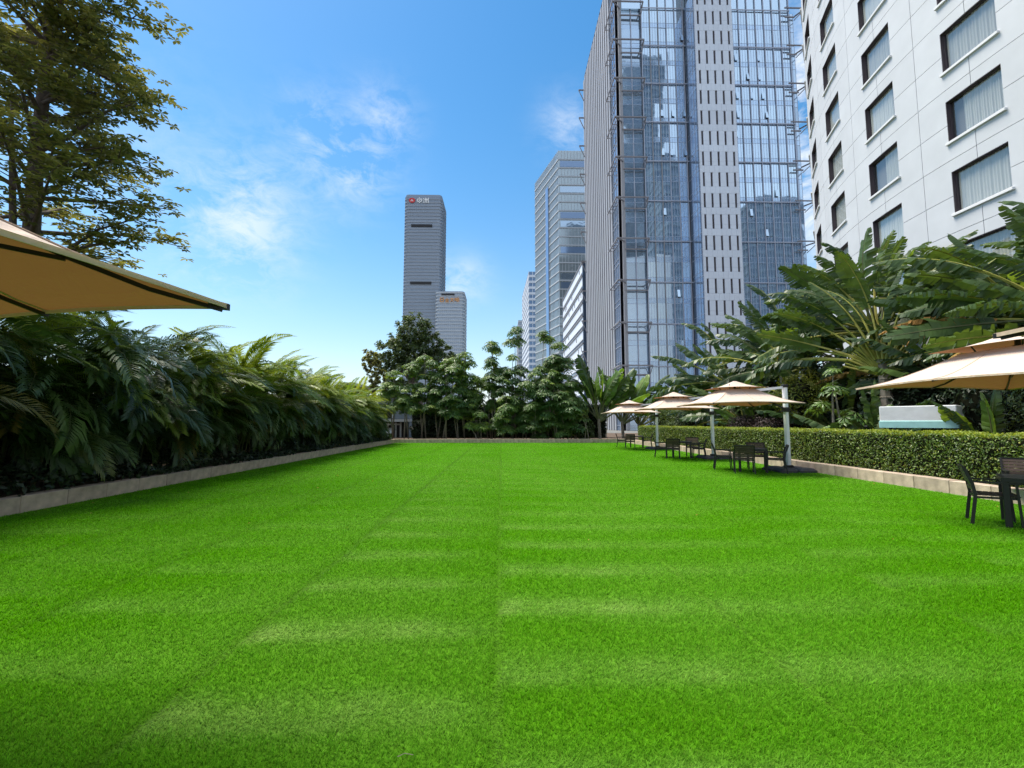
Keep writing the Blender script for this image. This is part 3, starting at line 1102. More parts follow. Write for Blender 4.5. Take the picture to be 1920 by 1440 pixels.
# ledges every second floor
led_l = MB().box(30.5 - TX0, 40.1 - TX0, -0.34, -0.225, -0.11, 0.11).mesh('ledge', M['mullion'])
led_r = MB().box(48.2 - TX0, 63.7 - TX0, -0.34, -0.225, -0.11, 0.11).mesh('ledge', M['mullion'])
cf = MB()
cx, cy = -0.8, -1.7                            # projecting frame round the near corner, tower-local
cf.bar((cx, cy, 0), (5.9, cy, 0), 0.24, 0.26)
cf.bar((cx, cy, 0), (cx, 6.2, 0), 0.2, 0.26)
cf.bar((5.9, cy, 0), (5.9, 0.5, 0), 0.22)
cf.bar((1.2, -0.1, -1.7), (5.9, -0.1, -1.7), 0.2, 0.26)
cf.bar((cx, cy, 0), (1.2, 0.0, 0), 0.2)
cf.bar((5.9, cy, 0), (5.9, 0.0, -1.7), 0.12)
for i in range(4):
    cf.bar((cx, 0.8 + i * 1.6, 0), (0.4, 0.8 + i * 1.6, 0), 0.12)
cf_me = cf.mesh('corner_frame', M['steel'])
rf = MB()
rx = TXR - TX0
rf.bar((rx - 2.8, -1.0, 0), (rx + 1.9, -1.0, 0), 0.22, 0.22)
rf.bar((rx + 1.9, -1.0, 0), (rx + 0.3, 2.0, 0), 0.22)
rf.bar((rx + 1.9, -1.0, 0), (rx - 0.3, -0.2, -2.2), 0.16)
rf.bar((rx - 2.6, -0.6, -1.8), (rx - 0.4, -0.6, -1.8), 0.2, 0.26)
rf_me = rf.mesh('corner_frame', M['steel'])
bf = MB()
bf.bar((-0.1, TYB - TZ - 0.4, 0), (-1.6, TYB - TZ - 0.4, 0), 0.3)
bf.bar((-1.6, TYB - TZ - 0.4, 0), (-0.1, TYB - TZ - 0.4, -3.4), 0.2)
bf_me = bf.mesh('bracket', M['steel'])
for k in range(12):
    z = LZ + k * 2 * FLH
    link('ledge', led_l, tower, (0, 0, z))
    link('ledge', led_r, tower, (0, 0, z))
    link('corner_frame', cf_me, tower, (0, 0, z))
    link('corner_frame', rf_me, tower, (0, 0, z))
    link('bracket', bf_me, tower, (0, 0, z))
# right corner: set-back glazing
rg = module(1.3, 2).mesh('glass_panel', [M['corner_glass'], M['spandrel_glass'], M['mullion']])
for k in fl_all:
    o = link('glass_panel', rg, tower, (63.65 - TX0, 0.5, LZ + k * FLH))
    o.rotation_euler = (0, 0, R(random.gauss(0, 1.0)))
# a few tilted-open lights
op = MB().bar((0, 0, 0), (0.58, 0, 0), 0.10, 0.14)
op.add([(0, -0.02, 1.6), (0.58, -0.02, 1.6), (0.58, -0.26, 0.05), (0, -0.26, 0.05)], [(0, 1, 2, 3)], 1)
op_me = op.mesh('open_light', [M['black'], M['tower_glass']])
for bx, k, s_ in ((4, 18, 2), (2, 14, 0), (3, 14, 1), (4, 14, 2), (2, 12, 0), (3, 12, 0), (4, 12, 2), (2, 9, 0), (3, 5, 1)):
    link('open_light', op_me, tower, (XL[bx] + s_ * 0.61 - TX0 + 0.02, -0.09, LZ + k * FLH + 1.3))
for bx, k, s_ in ((0, 17, 1), (3, 17, 0), (1, 16, 2), (3, 16, 0), (0, 15, 1), (2, 15, 0), (3, 15, 1), (0, 14, 1), (3, 14, 2), (0, 13, 0), (1, 9, 1), (3, 8, 0), (4, 10, 1)):
    link('open_light', op_me, tower, (XR[bx] + s_ * 0.63 - TX0 + 0.02, -0.09, LZ + k * FLH + 1.3))


# ================================================================== FAR TOWERS
def rounded_rect(x0, x1, y0, y1, r, n=5):
    pts = []
    for cx_, cy_, a0 in ((x1 - r, y0 + r, -90), (x1 - r, y1 - r, 0), (x0 + r, y1 - r, 90), (x0 + r, y0 + r, 180)):
        for i in range(n + 1):
            a = R(a0 + 90 * i / n)
            pts.append((cx_ + r * math.cos(a), cy_ + r * math.sin(a)))
    return pts


def offset_poly(poly, d):
    cx_ = sum(p[0] for p in poly) / len(poly)
    cy_ = sum(p[1] for p in poly) / len(poly)
    out = []
    n = len(poly)
    for i in range(n):
        a, b_, c_ = Vector(poly[i - 1]), Vector(poly[i]), Vector(poly[(i + 1) % n])
        e1, e2 = (b_ - a).normalized(), (c_ - b_).normalized()
        n1, n2 = Vector((e1.y, -e1.x)), Vector((e2.y, -e2.x))
        nn = (n1 + n2)
        nn = nn / max(0.3, nn.length) if nn.length > 1e-6 else n1
        out.append((b_.x + nn.x * d, b_.y + nn.y * d))
    return out


def banded_tower(name, label, poly, z1, fl, band_h, glass, band, mull_step, mull_mat, proud=0.5, first=0.0, group='far office towers', z_vis=0.0, mw=0.25, cap=True):
    """glass shaft, a spandrel band at each floor (own part), vertical bars"""
    cx_ = sum(p[0] for p in poly) / len(poly)
    cy_ = sum(p[1] for p in poly) / len(poly)
    loc = [(x - cx_, y - cy_) for x, y in poly]
    root = thing(name, label, 'tower', (cx_, cy_, 0), 0, group)
    MB().prism(loc, 0, z1).build('glass_shaft', glass, root)
    outer = offset_poly(loc, proud)
    inner = offset_poly(loc, 0.02)
    n = len(loc)
    b_ = MB()
    vs_ = [(x, y, 0) for x, y in outer] + [(x, y, band_h) for x, y in outer] + [(x, y, 0) for x, y in inner] + [(x, y, band_h) for x, y in inner]
    fs_ = []
    for i in range(n):
        j = (i + 1) % n
        fs_ += [(i, j, n + j, n + i), (n + i, n + j, 3 * n + j, 3 * n + i), (2 * n + j, 2 * n + i, 3 * n + i, 3 * n + j)[::-1], (i, 2 * n + i, 2 * n + j, j)]
    b_.add(vs_, fs_)
    bme = b_.mesh('floor_band', band)
    z = z_vis + first
    cnt = 0
    while z < z1 - band_h and cnt < 120:
        link('floor_band', bme, root, (0, 0, z))
        z += fl
        cnt += 1
    if mull_step:
        m_ = MB()
        mo = offset_poly(loc, proud * 0.45)
        for i in range(n):
            a, c_ = Vector(mo[i]), Vector(mo[(i + 1) % n])
            L = (c_ - a).length
            q = max(1, int(L / mull_step))
            for t_ in range(q):
                p = a.lerp(c_, t_ / q)
                m_.bar((p.x, p.y, z_vis), (p.x, p.y, z1), mw, mw)
        mo_ = m_.build('mullions', mull_mat, root)
        mo_['kind'] = 'stuff'
    return root


ZL = 590.0
cz = banded_tower('office_tower', 'tallest far grey tower, round cornered, with red and white rooftop sign', rounded_rect(-130.5, -80.5, ZL, ZL + 48, 5), 306, 4.55, 1.25,
                  M['far_glass'], M['slab_grey'], 2.6, M['far_glass2'], 0.7, z_vis=60)
# dark plant floors and the sign
PX, PY = cz.location.x, cz.location.y
for z0, z1 in ((263, 266.5), (184, 188.0)):
    MB().box(-121 - PX, -93 - PX, ZL - 1.1 - PY, ZL - 0.2 - PY, z0, z1).build('plant_floor', M['dark_metal'], cz)
MB().prism([(x - PX, y - PY) for x, y in rounded_rect(-130, -81, ZL + 0.5, ZL + 47.5, 5)], 306, 308.5).build('roof_cap', M['far_glass'], cz)
for x in (-119, -96):
    MB().bar((x - PX, 6 - 20, 308), (x - PX - 1.5, 6 - 20, 312), 0.5).build('roof_mast', M['steel'], cz)


def stroke_sign(name, strokes, x0, z0, size, y, mat, parent, px, py, th=0.13):
    """lettering from bars; strokes in a unit square"""
    m_ = MB()
    for (a, b_, c_, d) in strokes:
        m_.bar((x0 + a * size - px, y - py, z0 + b_ * size), (x0 + c_ * size - px, y - py, z0 + d * size), th * size, 0.6, up=(0, 1, 0))
    return m_.build(name, mat, parent)


ZHONG = [(0.1, 0.72, 0.9, 0.72), (0.1, 0.32, 0.9, 0.32), (0.1, 0.32, 0.1, 0.72), (0.9, 0.32, 0.9, 0.72), (0.5, 0.0, 0.5, 1.0)]
ZHOU = [(0.02, 0.9, 0.14, 0.78), (0.0, 0.6, 0.12, 0.5), (0.02, 0.05, 0.16, 0.3), (0.4, 0.95, 0.4, 0.35), (0.4, 0.35, 0.3, 0.0),
        (0.66, 0.92, 0.66, 0.02), (0.95, 1.0, 0.95, 0.0), (0.27, 0.7, 0.31, 0.5), (0.52, 0.7, 0.55, 0.5), (0.8, 0.7, 0.83, 0.5)]
stroke_sign('sign_character', ZHONG, -114.2, 296.0, 7.4, ZL - 1.2, M['sign_white'], cz, PX, PY, 0.16)
stroke_sign('sign_character', ZHOU, -105.6, 296.0, 7.4, ZL - 1.2, M['sign_white'], cz, PX, PY, 0.12)
lg = MB()
a_ = [(math.cos(t * math.pi / 6), math.sin(t * math.pi / 6)) for t in range(12)]
lg.add([(-120.5 + 4.4 * c_ - PX, ZL - 1.5 - PY, 299.6 + 3.4 * s_) for c_, s_ in a_] + [(-120.5 + 4.4 * c_ - PX, ZL - 0.9 - PY, 299.6 + 3.4 * s_) for c_, s_ in a_],
       [tuple(range(12)), tuple(range(23, 11, -1))] + [(i, 12 + i, 12 + (i + 1) % 12, (i + 1) % 12) for i in range(12)])
lgo = lg.build('sign_emblem', M['sign_red'], cz)
MB().bar((-122 - PX, ZL - 1.7 - PY, 298), (-120.5 - PX, ZL - 1.7 - PY, 300.8), 0.7, 0.3, up=(0, 1, 0)).bar((-120.5 - PX, ZL - 1.7 - PY, 300.8), (-119 - PX, ZL - 1.7 - PY, 298), 0.7, 0.3, up=(0, 1, 0)).build('emblem_mark', M['sign_white'], lgo)

lo = banded_tower('office_tower', 'shorter far pale tower with orange rooftop sign, beside the tallest one', rounded_rect(-85.5, -48.5, ZL - 12, ZL + 30, 5), 172, 4.55, 1.5,
                  M['far_glass2'], M['pale_band'], 2.6, M['pale_band'], 0.7, z_vis=60)
PX, PY = lo.location.x, lo.location.y
S1 = [(0.05, 0.95, 0.8, 0.95), (0.05, 0.5, 0.8, 0.5), (0.05, 0.05, 0.8, 0.05), (0.05, 0.05, 0.05, 0.95), (0.8, 0.05, 0.8, 0.95)]
S2 = [(0.5, 1, 0.5, 0), (0.05, 0.6, 0.95, 0.6), (0.1, 0, 0.9, 0), (0.15, 0.3, 0.85, 0.3)]
S3 = [(0.5, 1, 0.5, 0.8), (0.05, 0.75, 0.95, 0.75), (0.3, 0.7, 0.85, 0), (0.7, 0.7, 0.1, 0)]
S4 = [(0.05, 0.9, 0.4, 0.9), (0.05, 0.2, 0.05, 0.9), (0.4, 0.2, 0.4, 0.9), (0.05, 0.55, 0.4, 0.55), (0.6, 0, 0.6, 0.95), (0.6, 0.95, 0.95, 0.95), (0.95, 0, 0.95, 0.95), (0.6, 0.6, 0.95, 0.6)]
for i, s_ in enumerate((S1, S2, S3, S4)):
    stroke_sign('sign_character', s_, -79.5 + i * 6.3, 157.5, 5.6, ZL - 13.4, M['sign_orange'], lo, PX, PY, 0.15)
MB().box(-78 - PX, -61 - PX, ZL - 13.2 - PY, ZL - 12.3 - PY, 166.5, 168.5).build('plant_floor', M['dark_metal'], lo)

t3 = banded_tower('office_tower', 'pale green glass tower with slanting left side, behind the finned tower', [(26.2, 200), (60, 200), (60, 240), (17.6, 229)], 127.6, 4.1, 0.55,
                  M['green_glass'], M['pale_band'], 1.45, M['pale_band'], 0.35, mw=0.16)
PX, PY = t3.location.x, t3.location.y
for q in range(0, 30):
    if q % 7 in (1, 2, 5):
        MB().box(26.9 - PX, 40 - PX, 199.75 - PY, 199.95 - PY, 4.1 * q + 0.7, 4.1 * q + 3.6).build('dark_floor', M['blue_glass'] if q % 2 else M['corner_glass'], t3)
v0, v1 = Vector((17.6, 229, 0)), Vector((26.2, 200, 0))
dn = (v1 - v0).normalized()
nn = Vector((-dn.y, dn.x, 0))
if nn.x > 0:
    nn = -nn
sl = MB()
p = v0.lerp(v1, 0.52) + nn * 0.62
q = v0.lerp(v1, 0.62) + nn * 0.62
sl.add([(p.x - PX, p.y - PY, 0), (q.x - PX, q.y - PY, 0), (q.x - PX, q.y - PY, 116), (p.x - PX, p.y - PY, 116),
        (p.x - nn.x * .5 - PX, p.y - nn.y * .5 - PY, 0), (q.x - nn.x * .5 - PX, q.y - nn.y * .5 - PY, 0), (q.x - nn.x * .5 - PX, q.y - nn.y * .5 - PY, 116), (p.x - nn.x * .5 - PX, p.y - nn.y * .5 - PY, 116)],
       [(0, 1, 2, 3), (7, 6, 5, 4), (0, 4, 5, 1), (1, 5, 6, 2), (2, 6, 7, 3), (3, 7, 4, 0)])
sl.build('recessed_strip', M['blue_glass'], t3)

banded_tower('office_tower', 'narrow far tower with dark striped sides left of the pale green tower', [(18.6, 300), (26, 300), (26, 360), (17, 360)], 104, 4.0, 1.6,
             M['blue_glass'], M['white_clad'], 2.4, M['white_clad'], 0.5, mw=0.35)
banded_tower('office_tower', 'faint low far tower at the left end of the right-hand street', [(16.0, 420), (30, 420), (30, 470), (16.0, 470)], 98, 4.0, 1.5,
             M['far_glass2'], M['pale_band'], 3, M['pale_band'], 0.4)
# striped office block between the towers
sb = thing('office_block', 'white striped office block in front of the pale green tower', 'building', (25.6, 140, 0), 0, 'far office towers')
MB().box(0.3, 14, 0.3, 45, 0, 51.5).build('glass_body', M['blue_glass'], sb)
bd = MB().box(0, 14.2, 0, 45.3, 0, 2.7).mesh('floor_band', M['white_clad'])
dk = MB().box(-0.25, 14.3, -0.25, 45.4, 0, 0.45).mesh('shade_strip', M['steel'])
for k in range(12):
    link('floor_band', bd, sb, (0, 0, 2 + k * 4.3))
    link('shade_strip', dk, sb, (0, 0, 2 + k * 4.3 + 2.75))
lv = MB().box(-0.2, 0.25, 0, 0.5, 0, 1.2).mesh('open_light', M['steel'])
for i in range(26):
    link('open_light', lv, sb, (0.05, random.uniform(1, 44), 2 + random.randrange(12) * 4.3 + 0.9))
MB().box(0.1, 1.2, -0.5, -0.05, 0, 52).build('corner_glass', M['blue_glass'], sb)

# towers behind the camera, seen mirrored in the glass front
for nm, poly, z1, gl in (('tallest dark tower mirrored in the left half of the glass front', [(69, -66), (90.5, -66), (88.5, -50), (67.5, -50)], 206, M['mirror_dark']),
                         ('flat roofed dark block mirrored right of the tallest mirrored tower', [(74.5, -40), (84, -40), (84, -18), (74.5, -18)], 128, M['mirror_dark']),
                         ('stepped dark tower mirrored in the right half of the glass front', [(116, -40), (142, -40), (142, -18), (116, -18)], 106, M['mirror_dark'])):
    banded_tower('office_tower', nm, poly, z1, 4.0, 1.3, gl, M['mirror_band'], 3.0, M['mirror_band'], 0.4, group='towers mirrored in the glass front')

# ================================================================== LOW HOUSE at the far left
hs = thing('low_house', 'grey boarded low house with pale roof behind the left trees', 'house', (-14, 43, 0))
MB().box(-6, 5.3, 0.25, 8, -0.5, 4.0).build('wall', M['siding'], hs)
pl = MB().box(0, 11.3, 0, 0.2, 0, 0.235).mesh('board', M['siding'])
for i in range(9):
    link('board', pl, hs, (-6, 0.04 + 0.01 * (i % 2), 1.95 + i * 0.25))
rf_ = MB()
rf_.add([(-6.6, -0.7, 4.0), (0.0, -0.7, 5.35), (5.9, -0.7, 3.95), (-6.6, 8.7, 4.0), (0, 8.7, 5.35), (5.9, 8.7, 3.95),
         (-6.6, -0.7, 3.8), (0.0, -0.7, 5.1), (5.9, -0.7, 3.75), (-6.6, 8.7, 3.8), (0, 8.7, 5.1), (5.9, 8.7, 3.75)],
        [(0, 1, 4, 3), (1, 2, 5, 4), (6, 9, 10, 7), (7, 10, 11, 8), (0, 6, 7, 1), (1, 7, 8, 2), (3, 4, 10, 9), (4, 5, 11, 10), (0, 3, 9, 6), (2, 8, 11, 5)])
rf_.build('roof', M['roofing'], hs)
for x0, x1, z0, z1 in ((2.95, 3.75, 2.0, 3.35), (-1.0, 0.2, 2.0, 3.35)):
    w_ = MB().box(x0, x1, -0.06, 0.02, z0, z1).build('window', M['black'], hs)
    MB().box(x1, x1 + 0.08, -0.1, 0.02, z0, z1).build('frame', M['trim'], w_)
MB().box(-6, 5.6, -0.9, 0.02, 1.66, 1.9).build('balcony_slab', M['trim'], hs)
MB().box(2.0, 5.2, -0.02, 0.2, -0.2, 1.62).build('lower_wall', M['black'], hs)
for x in (2.3, 3.3, 4.05, 4.5):
    MB().box(x, x + 0.14, -0.12, -0.03, -0.2, 1.6).build('door_post', M['trim'], hs)
MB().box(2.3, 4.64, -0.13, -0.125 + 0.1, 1.35, 1.5).build('door_head', M['trim'], hs)
MB().add([(2.6, -0.05, 1.1), (3.7, -0.05, 1.1), (4.0, -1.0, 0.65), (2.9, -1.0, 0.65), (2.6, -0.05, 1.05), (3.7, -0.05, 1.05), (4.0, -1.0, 0.6), (2.9, -1.0, 0.6)],
         [(0, 1, 2, 3), (7, 6, 5, 4), (0, 4, 5, 1), (1, 5, 6, 2), (2, 6, 7, 3), (3, 7, 4, 0)]).build('awning', M['trim'], hs)

# ================================================================== PALM ROW on the left
def frond_mesh(name, L, droop, nl, ll, mat, seed, vee=0.35):
    r_ = random.Random(seed)
    mb = MB()
    N = 14
    pts, dirs = [Vector((0, 0, 0))], []
    for i in range(N):
        s_ = (i + 0.5) / N
        a = 0.0 - droop * s_ ** 1.4
        d = Vector((math.cos(a), 0.05 * math.sin(3 * s_ + seed), math.sin(a)))
        dirs.append(d)
        pts.append(pts[-1] + d * (L / N))
    mb.tube(pts[::2], [0.014 * (1 - 0.8 * i / (N / 2)) for i in range(len(pts[::2]))], 4, 1, False)
    for i in range(nl):
        s_ = 0.14 + 0.86 * i / (nl - 1)
        f_ = s_ * N
        k = min(int(f_), N - 1)
        p = pts[k].lerp(pts[k + 1], f_ - k)
        d = dirs[k]
        up = Vector((0, 1, 0)).cross(d) * -1
        up = d.cross(Vector((0, 1, 0)))
        if up.z < 0 and abs(d.z) < 0.9:
            up = -up
        ln = ll * (0.45 + 0.55 * math.sin(math.pi * min(1, 0.15 + s_ * 0.85))) * r_.uniform(0.85, 1.1)
        fw_ = 0.45 + 0.6 * s_
        for sg_ in (-1, 1):
            side = Vector((0, sg_, 0))
            v1 = (d * fw_ + side * 0.9 + up * (vee + r_.uniform(-0.12, 0.12))).normalized()
            v2 = (d * (fw_ + 0.1) + side * 0.75 - Vector((0, 0, 1)) * r_.uniform(0.35, 0.9)).normalized()
            mid = p + v1 * ln * 0.5
            tip = mid + v2 * ln * 0.55
            wv = v1.cross(up).normalized()
            wd = 0.016 + 0.007 * r_.random()
            mb.add([p, mid + wv * wd, mid - wv * wd, tip], [(0, 1, 2), (1, 3, 2)], 0)
    return mb.mesh(name, [mat, M['cane']])


FR_D = [frond_mesh('frond', 1.9 + 0.15 * (i % 3), 1.15 + 0.28 * i, 42, 0.56, M['frond'], i) for i in range(5)]
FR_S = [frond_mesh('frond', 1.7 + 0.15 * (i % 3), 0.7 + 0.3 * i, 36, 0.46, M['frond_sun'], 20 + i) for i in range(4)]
cane_me = MB().tube([(0, 0, 0), (0.0, 0, 0.5), (0, 0, 1)], [1.1, 0.85, 0.8], 6).mesh('cane', M['cane'])


def areca(x, y, hgt, ncane, nfr, label, az0, sunny, group, spread=1.25, az_sd=0.75):
    root = thing('areca_palm', label, 'palm', (x, y, 0.2), 0, group)
    for c_ in range(ncane):
        top = hgt * (0.30 + 0.70 * (c_ + 1) / ncane) * random.uniform(0.88, 1.06)
        ox, oy = random.uniform(-0.45, 0.35), random.uniform(-0.6, 0.6)
        lean = Vector((random.uniform(-0.05, 0.22) * top, random.uniform(-0.12, 0.12) * top, top))
        rot = frame(lean, (0, 1, 0)) @ Matrix.Rotation(math.pi / 2, 3, 'Y')
        m4 = Matrix.Translation((ox, oy, 0)) @ rot.to_4x4() @ Matrix.Diagonal((0.03, 0.03, lean.length, 1))
        link('cane', cane_me, root, mat=m4)
        base = Vector((ox, oy, 0)) + lean
        hi = (c_ + 1) / ncane
        for q in range(nfr):
            az = random.gauss(az0, az_sd) if q else random.uniform(0, 2 * math.pi)
            el = random.uniform(0.15, 1.05) if hi < 0.75 else random.uniform(0.3, 1.35)
            d = Vector((math.cos(az) * math.cos(el), math.sin(az) * math.cos(el), math.sin(el)))
            s_ = random.uniform(0.85, 1.3) * (0.82 + 0.25 * hi)
            sun_ = sunny and hi > 0.5 and random.random() < (0.30 + 0.5 * (hi > 0.85)) * sunny  # high fronds of the farther palms get the painted sunlit colour
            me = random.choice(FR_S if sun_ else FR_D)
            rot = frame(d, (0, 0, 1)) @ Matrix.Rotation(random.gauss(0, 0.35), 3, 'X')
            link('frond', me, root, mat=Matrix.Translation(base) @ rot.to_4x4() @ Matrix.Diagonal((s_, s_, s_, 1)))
    return root


yy = [1.6 + 1.62 * i for i in range(21)]
for i, y in enumerate(yy):
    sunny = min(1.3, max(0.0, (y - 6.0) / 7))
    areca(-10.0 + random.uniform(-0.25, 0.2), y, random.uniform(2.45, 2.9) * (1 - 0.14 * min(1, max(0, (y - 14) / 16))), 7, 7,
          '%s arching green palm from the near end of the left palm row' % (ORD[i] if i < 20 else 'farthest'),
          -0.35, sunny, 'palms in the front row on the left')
for i in range(12):
    y = 3.0 + 2.8 * i
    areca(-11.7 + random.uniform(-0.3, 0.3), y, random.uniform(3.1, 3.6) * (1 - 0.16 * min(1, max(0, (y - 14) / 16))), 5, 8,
          '%s tall palm from the near end, behind the left palm row' % ORD[i], -0.2, 0.9 if y > 9 else 0.15, 'palms in the back row on the left', az_sd=1.4)


def shrub_mass(name, label, cat, P, Nn, ll, ww, mat, kind=None, group=None, spread=0.7):
    V, T = leaf_cloud(P, Nn, ll, ww, spread)
    o = link(name, np_mesh(name, V, T, mat))
    return tag(o, label, cat, group, kind)


n = 14000
P = np.stack([rng.uniform(-9.9, -8.34, n), rng.uniform(-1, 35.4, n), np.zeros(n)], 1)
P[:, 2] = 0.22 + (0.18 + 0.40 * rng.random(n)) * (0.55 + 0.45 * np.sin(P[:, 1] * 2.1 + 2 * np.sin(P[:, 1] * 0.9))) * np.clip((-8.20 - P[:, 0]) / 0.5, 0.3, 1)
P[:, 2] += 0.15 * rng.random(n)
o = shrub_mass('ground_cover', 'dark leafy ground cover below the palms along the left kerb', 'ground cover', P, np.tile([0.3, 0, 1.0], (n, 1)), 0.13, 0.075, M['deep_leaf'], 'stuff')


def hedge_wall(name, label, x0, x1, y0, y1, z1, n, ll, ww, mat, faces, group=None, z0=0.2, rough=0.06, mat_top=None, core_in=0.10):
    root = thing(name, label, 'hedge', ((x0 + x1) / 2, (y0 + y1) / 2, 0), 0, group)
    cx_, cy_ = (x0 + x1) / 2, (y0 + y1) / 2
    c_ = core_in
    MB().box(x0 + c_ - cx_, x1 - c_ - cx_, y0 + c_ - cy_, y1 - c_ - cy_, z0, z1 - c_).build('dark_core', M['core'], root)  # added solid dark core filling the hedge behind its leaves
    areas = dict(w=(y1 - y0) * (z1 - z0), e=(y1 - y0) * (z1 - z0), s=(x1 - x0) * (z1 - z0), n=(x1 - x0) * (z1 - z0), t=(x1 - x0) * (y1 - y0))
    tot = sum(areas[f] for f in faces)
    parts = {'foliage': [], 'skylit_new_growth': []}
    for f in faces:
        m_ = int(n * areas[f] / tot)
        u, v, dpt = rng.random(m_), rng.random(m_), rng.normal(0, rough, m_)
        if f in 'we':
            X = np.where(f == 'w', x0, x1) + dpt * 1.0
            Pq = np.stack([X, y0 + u * (y1 - y0), z0 + v * (z1 - z0)], 1)
            Nq = np.tile([-1 if f == 'w' else 1, 0, 0.35], (m_, 1))
        elif f in 'sn':
            Pq = np.stack([x0 + u * (x1 - x0), np.where(f == 's', y0, y1) + dpt, z0 + v * (z1 - z0)], 1)
            Nq = np.tile([0, -1 if f == 's' else 1, 0.35], (m_, 1))
        else:
            bump_ = 0.03 * np.sin((y0 + v * (y1 - y0)) * 3.1) + 0.012 * np.sin((y0 + v * (y1 - y0)) * 7.7 + u * 4)
            Pq = np.stack([x0 + u * (x1 - x0), y0 + v * (y1 - y0), z1 + dpt * 0.55 + bump_], 1)
            Nq = np.tile([0, 0, 1.0], (m_, 1))
        Pq = Pq - np.array([cx_, cy_, 0])
        parts['skylit_new_growth' if (f == 't' and mat_top) else 'foliage'].append((Pq, Nq))
    for nm, lst in parts.items():
        if not lst:
            continue
        Pq = np.concatenate([a for a, b in lst])
        Nq = np.concatenate([b for a, b in lst])
        V, T = leaf_cloud(Pq, Nq, ll, ww, 0.75)
        link(nm, np_mesh(nm, V, T, mat_top if nm == 'skylit_new_growth' else mat), root)
    return root


hedge_wall('light_blocking_hedge', 'added tall dark hedge blocking light behind the palm row', -14.0, -12.9, -2, 40, 3.0, 9000, 0.26, 0.13, M['deep_leaf'], 'et')  # added unseen hedge that keeps the inside of the palm row dark
M['hedge_top'] = leafy('hedge_skylit_growth', (0.17, 0.25, 0.03), (0.36, 0.42, 0.07), 0.45, 0.35, 'island', 0.4)  # young leaves, with skylight on the hedge top put into the colour
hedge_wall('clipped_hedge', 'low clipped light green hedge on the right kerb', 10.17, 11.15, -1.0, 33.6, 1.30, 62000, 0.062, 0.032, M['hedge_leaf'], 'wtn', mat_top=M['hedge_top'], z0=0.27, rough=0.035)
hedge_wall('dark_hedge', 'dark hedge behind the umbrella trees at the far end', -8.0, 9.5, 41.2, 42.4, 3.1, 8000, 0.3, 0.14, M['deep_leaf'], 'swet')
hedge_wall('leafy_hedge', 'rounded leafy bank behind the far right end of the clipped hedge', 12.5, 16, 31, 37.5, 2.5, 5000, 0.2, 0.1, M['dark_leaf'], 'wst', rough=0.22, core_in=0.3)


# ================================================================== BROADLEAF TREE top left
def obovate(mb, p, d, nrm, L, W):
    s_ = d.cross(nrm).normalized()
    mid = p + d * L * 0.66 + nrm * L * 0.05
    mb.add([p, mid + s_ * W * 0.5, p + d * L - nrm * L * 0.12, mid - s_ * W * 0.5], [(0, 1, 2), (0, 2, 3)])


tr = thing('broadleaf_tree', 'tall broadleaf tree with tiered branches behind the left palms', 'tree', (-13.05, 12.5, 0.2))
tk = MB()
tk.tube([(0, 0, 0), (0.05, 0, 3), (0.0, 0, 6), (-0.08, 0.0, 9), (-0.12, 0.1, 12), (-0.3, 0.1, 15), (-0.3, 0.1, 17.5)], [0.27, 0.23, 0.20, 0.165, 0.13, 0.09, 0.03], 9)
tk.tube([(-0.1, 0, 4.6), (-0.45, 0, 6.0), (-0.6, -0.1, 8.5), (-0.9, 0, 10.5)], [0.10, 0.09, 0.07, 0.03], 6)
cr = MB()
TIERS = [(5.4, 3.4, 6), (6.3, 4.1, 7), (7.6, 3.9, 7), (8.8, 3.1, 7), (10.2, 2.1, 6), (11.4, 1.7, 6), (12.4, 3.0, 7), (13.6, 3.2, 7), (15.0, 2.6, 6), (16.4, 1.8, 5)]
for z0, Lm, nb_ in TIERS:
    for b_ in range(nb_):
        az = 2 * math.pi * (b_ + random.uniform(-0.25, 0.25)) / nb_ + z0
        if b_ == 0:
            az = random.uniform(-0.7, 0.5)
        L = Lm * random.uniform(0.66, 0.90)
        dh = Vector((math.cos(az), math.sin(az), 0))
        p0 = Vector((-0.05, 0.02, z0 + random.uniform(-0.45, 0.45)))
        rise = random.uniform(-0.3, 2.3)
        pts = [p0, p0 + dh * L * 0.3 + Vector((0, 0, 0.25 * rise)), p0 + dh * L * 0.65 + Vector((0, 0, 0.6 * rise)), p0 + dh * L + Vector((0, 0, 0.75 * rise))]
        tk.tube(pts, [0.075, 0.055, 0.035, 0.012], 5, 0, False)
        for s_i in range(7):
            t_ = 0.25 + 0.75 * s_i / 6
            f_ = t_ * 3
            k = min(int(f_), 2)
            bp_ = pts[k].lerp(pts[k + 1], f_ - k)
            sa_ = az + random.choice((-1, 1)) * random.uniform(0.4, 1.2) * (1 - 0.5 * t_)
            sl_ = random.uniform(0.5, 1.25) * (1.2 - 0.45 * t_)
            sd_ = Vector((math.cos(sa_), math.sin(sa_), random.uniform(-0.15, 0.4)))
            ep = bp_ + sd_ * sl_
            tk.tube([bp_, ep], [0.02, 0.007], 3, 0, False)
            for q in range(8):
                rp = bp_.lerp(ep, 0.25 + 0.75 * (q + random.random() * 0.6) / 7.6) + Vector((random.gauss(0, 0.16), random.gauss(0, 0.16), random.gauss(0.05, 0.2)))
                a0 = random.uniform(0, 6.28)
                tilt = Vector((random.gauss(0, 0.25), random.gauss(0, 0.25), 1)).normalized()
                nl_ = random.randint(5, 8)
                for l_ in range(nl_):
                    a_2 = a0 + 6.283 * l_ / nl_ + random.uniform(-0.25, 0.25)
                    d = Vector((math.cos(a_2), math.sin(a_2), random.uniform(-0.5, 0.35))).normalized()
                    d = (d - tilt * d.dot(tilt) * 0.4).normalized()
                    nr = (tilt - d * tilt.dot(d)).normalized()
                    obovate(cr, rp, d, nr, random.uniform(0.16, 0.27), random.uniform(0.07, 0.11))
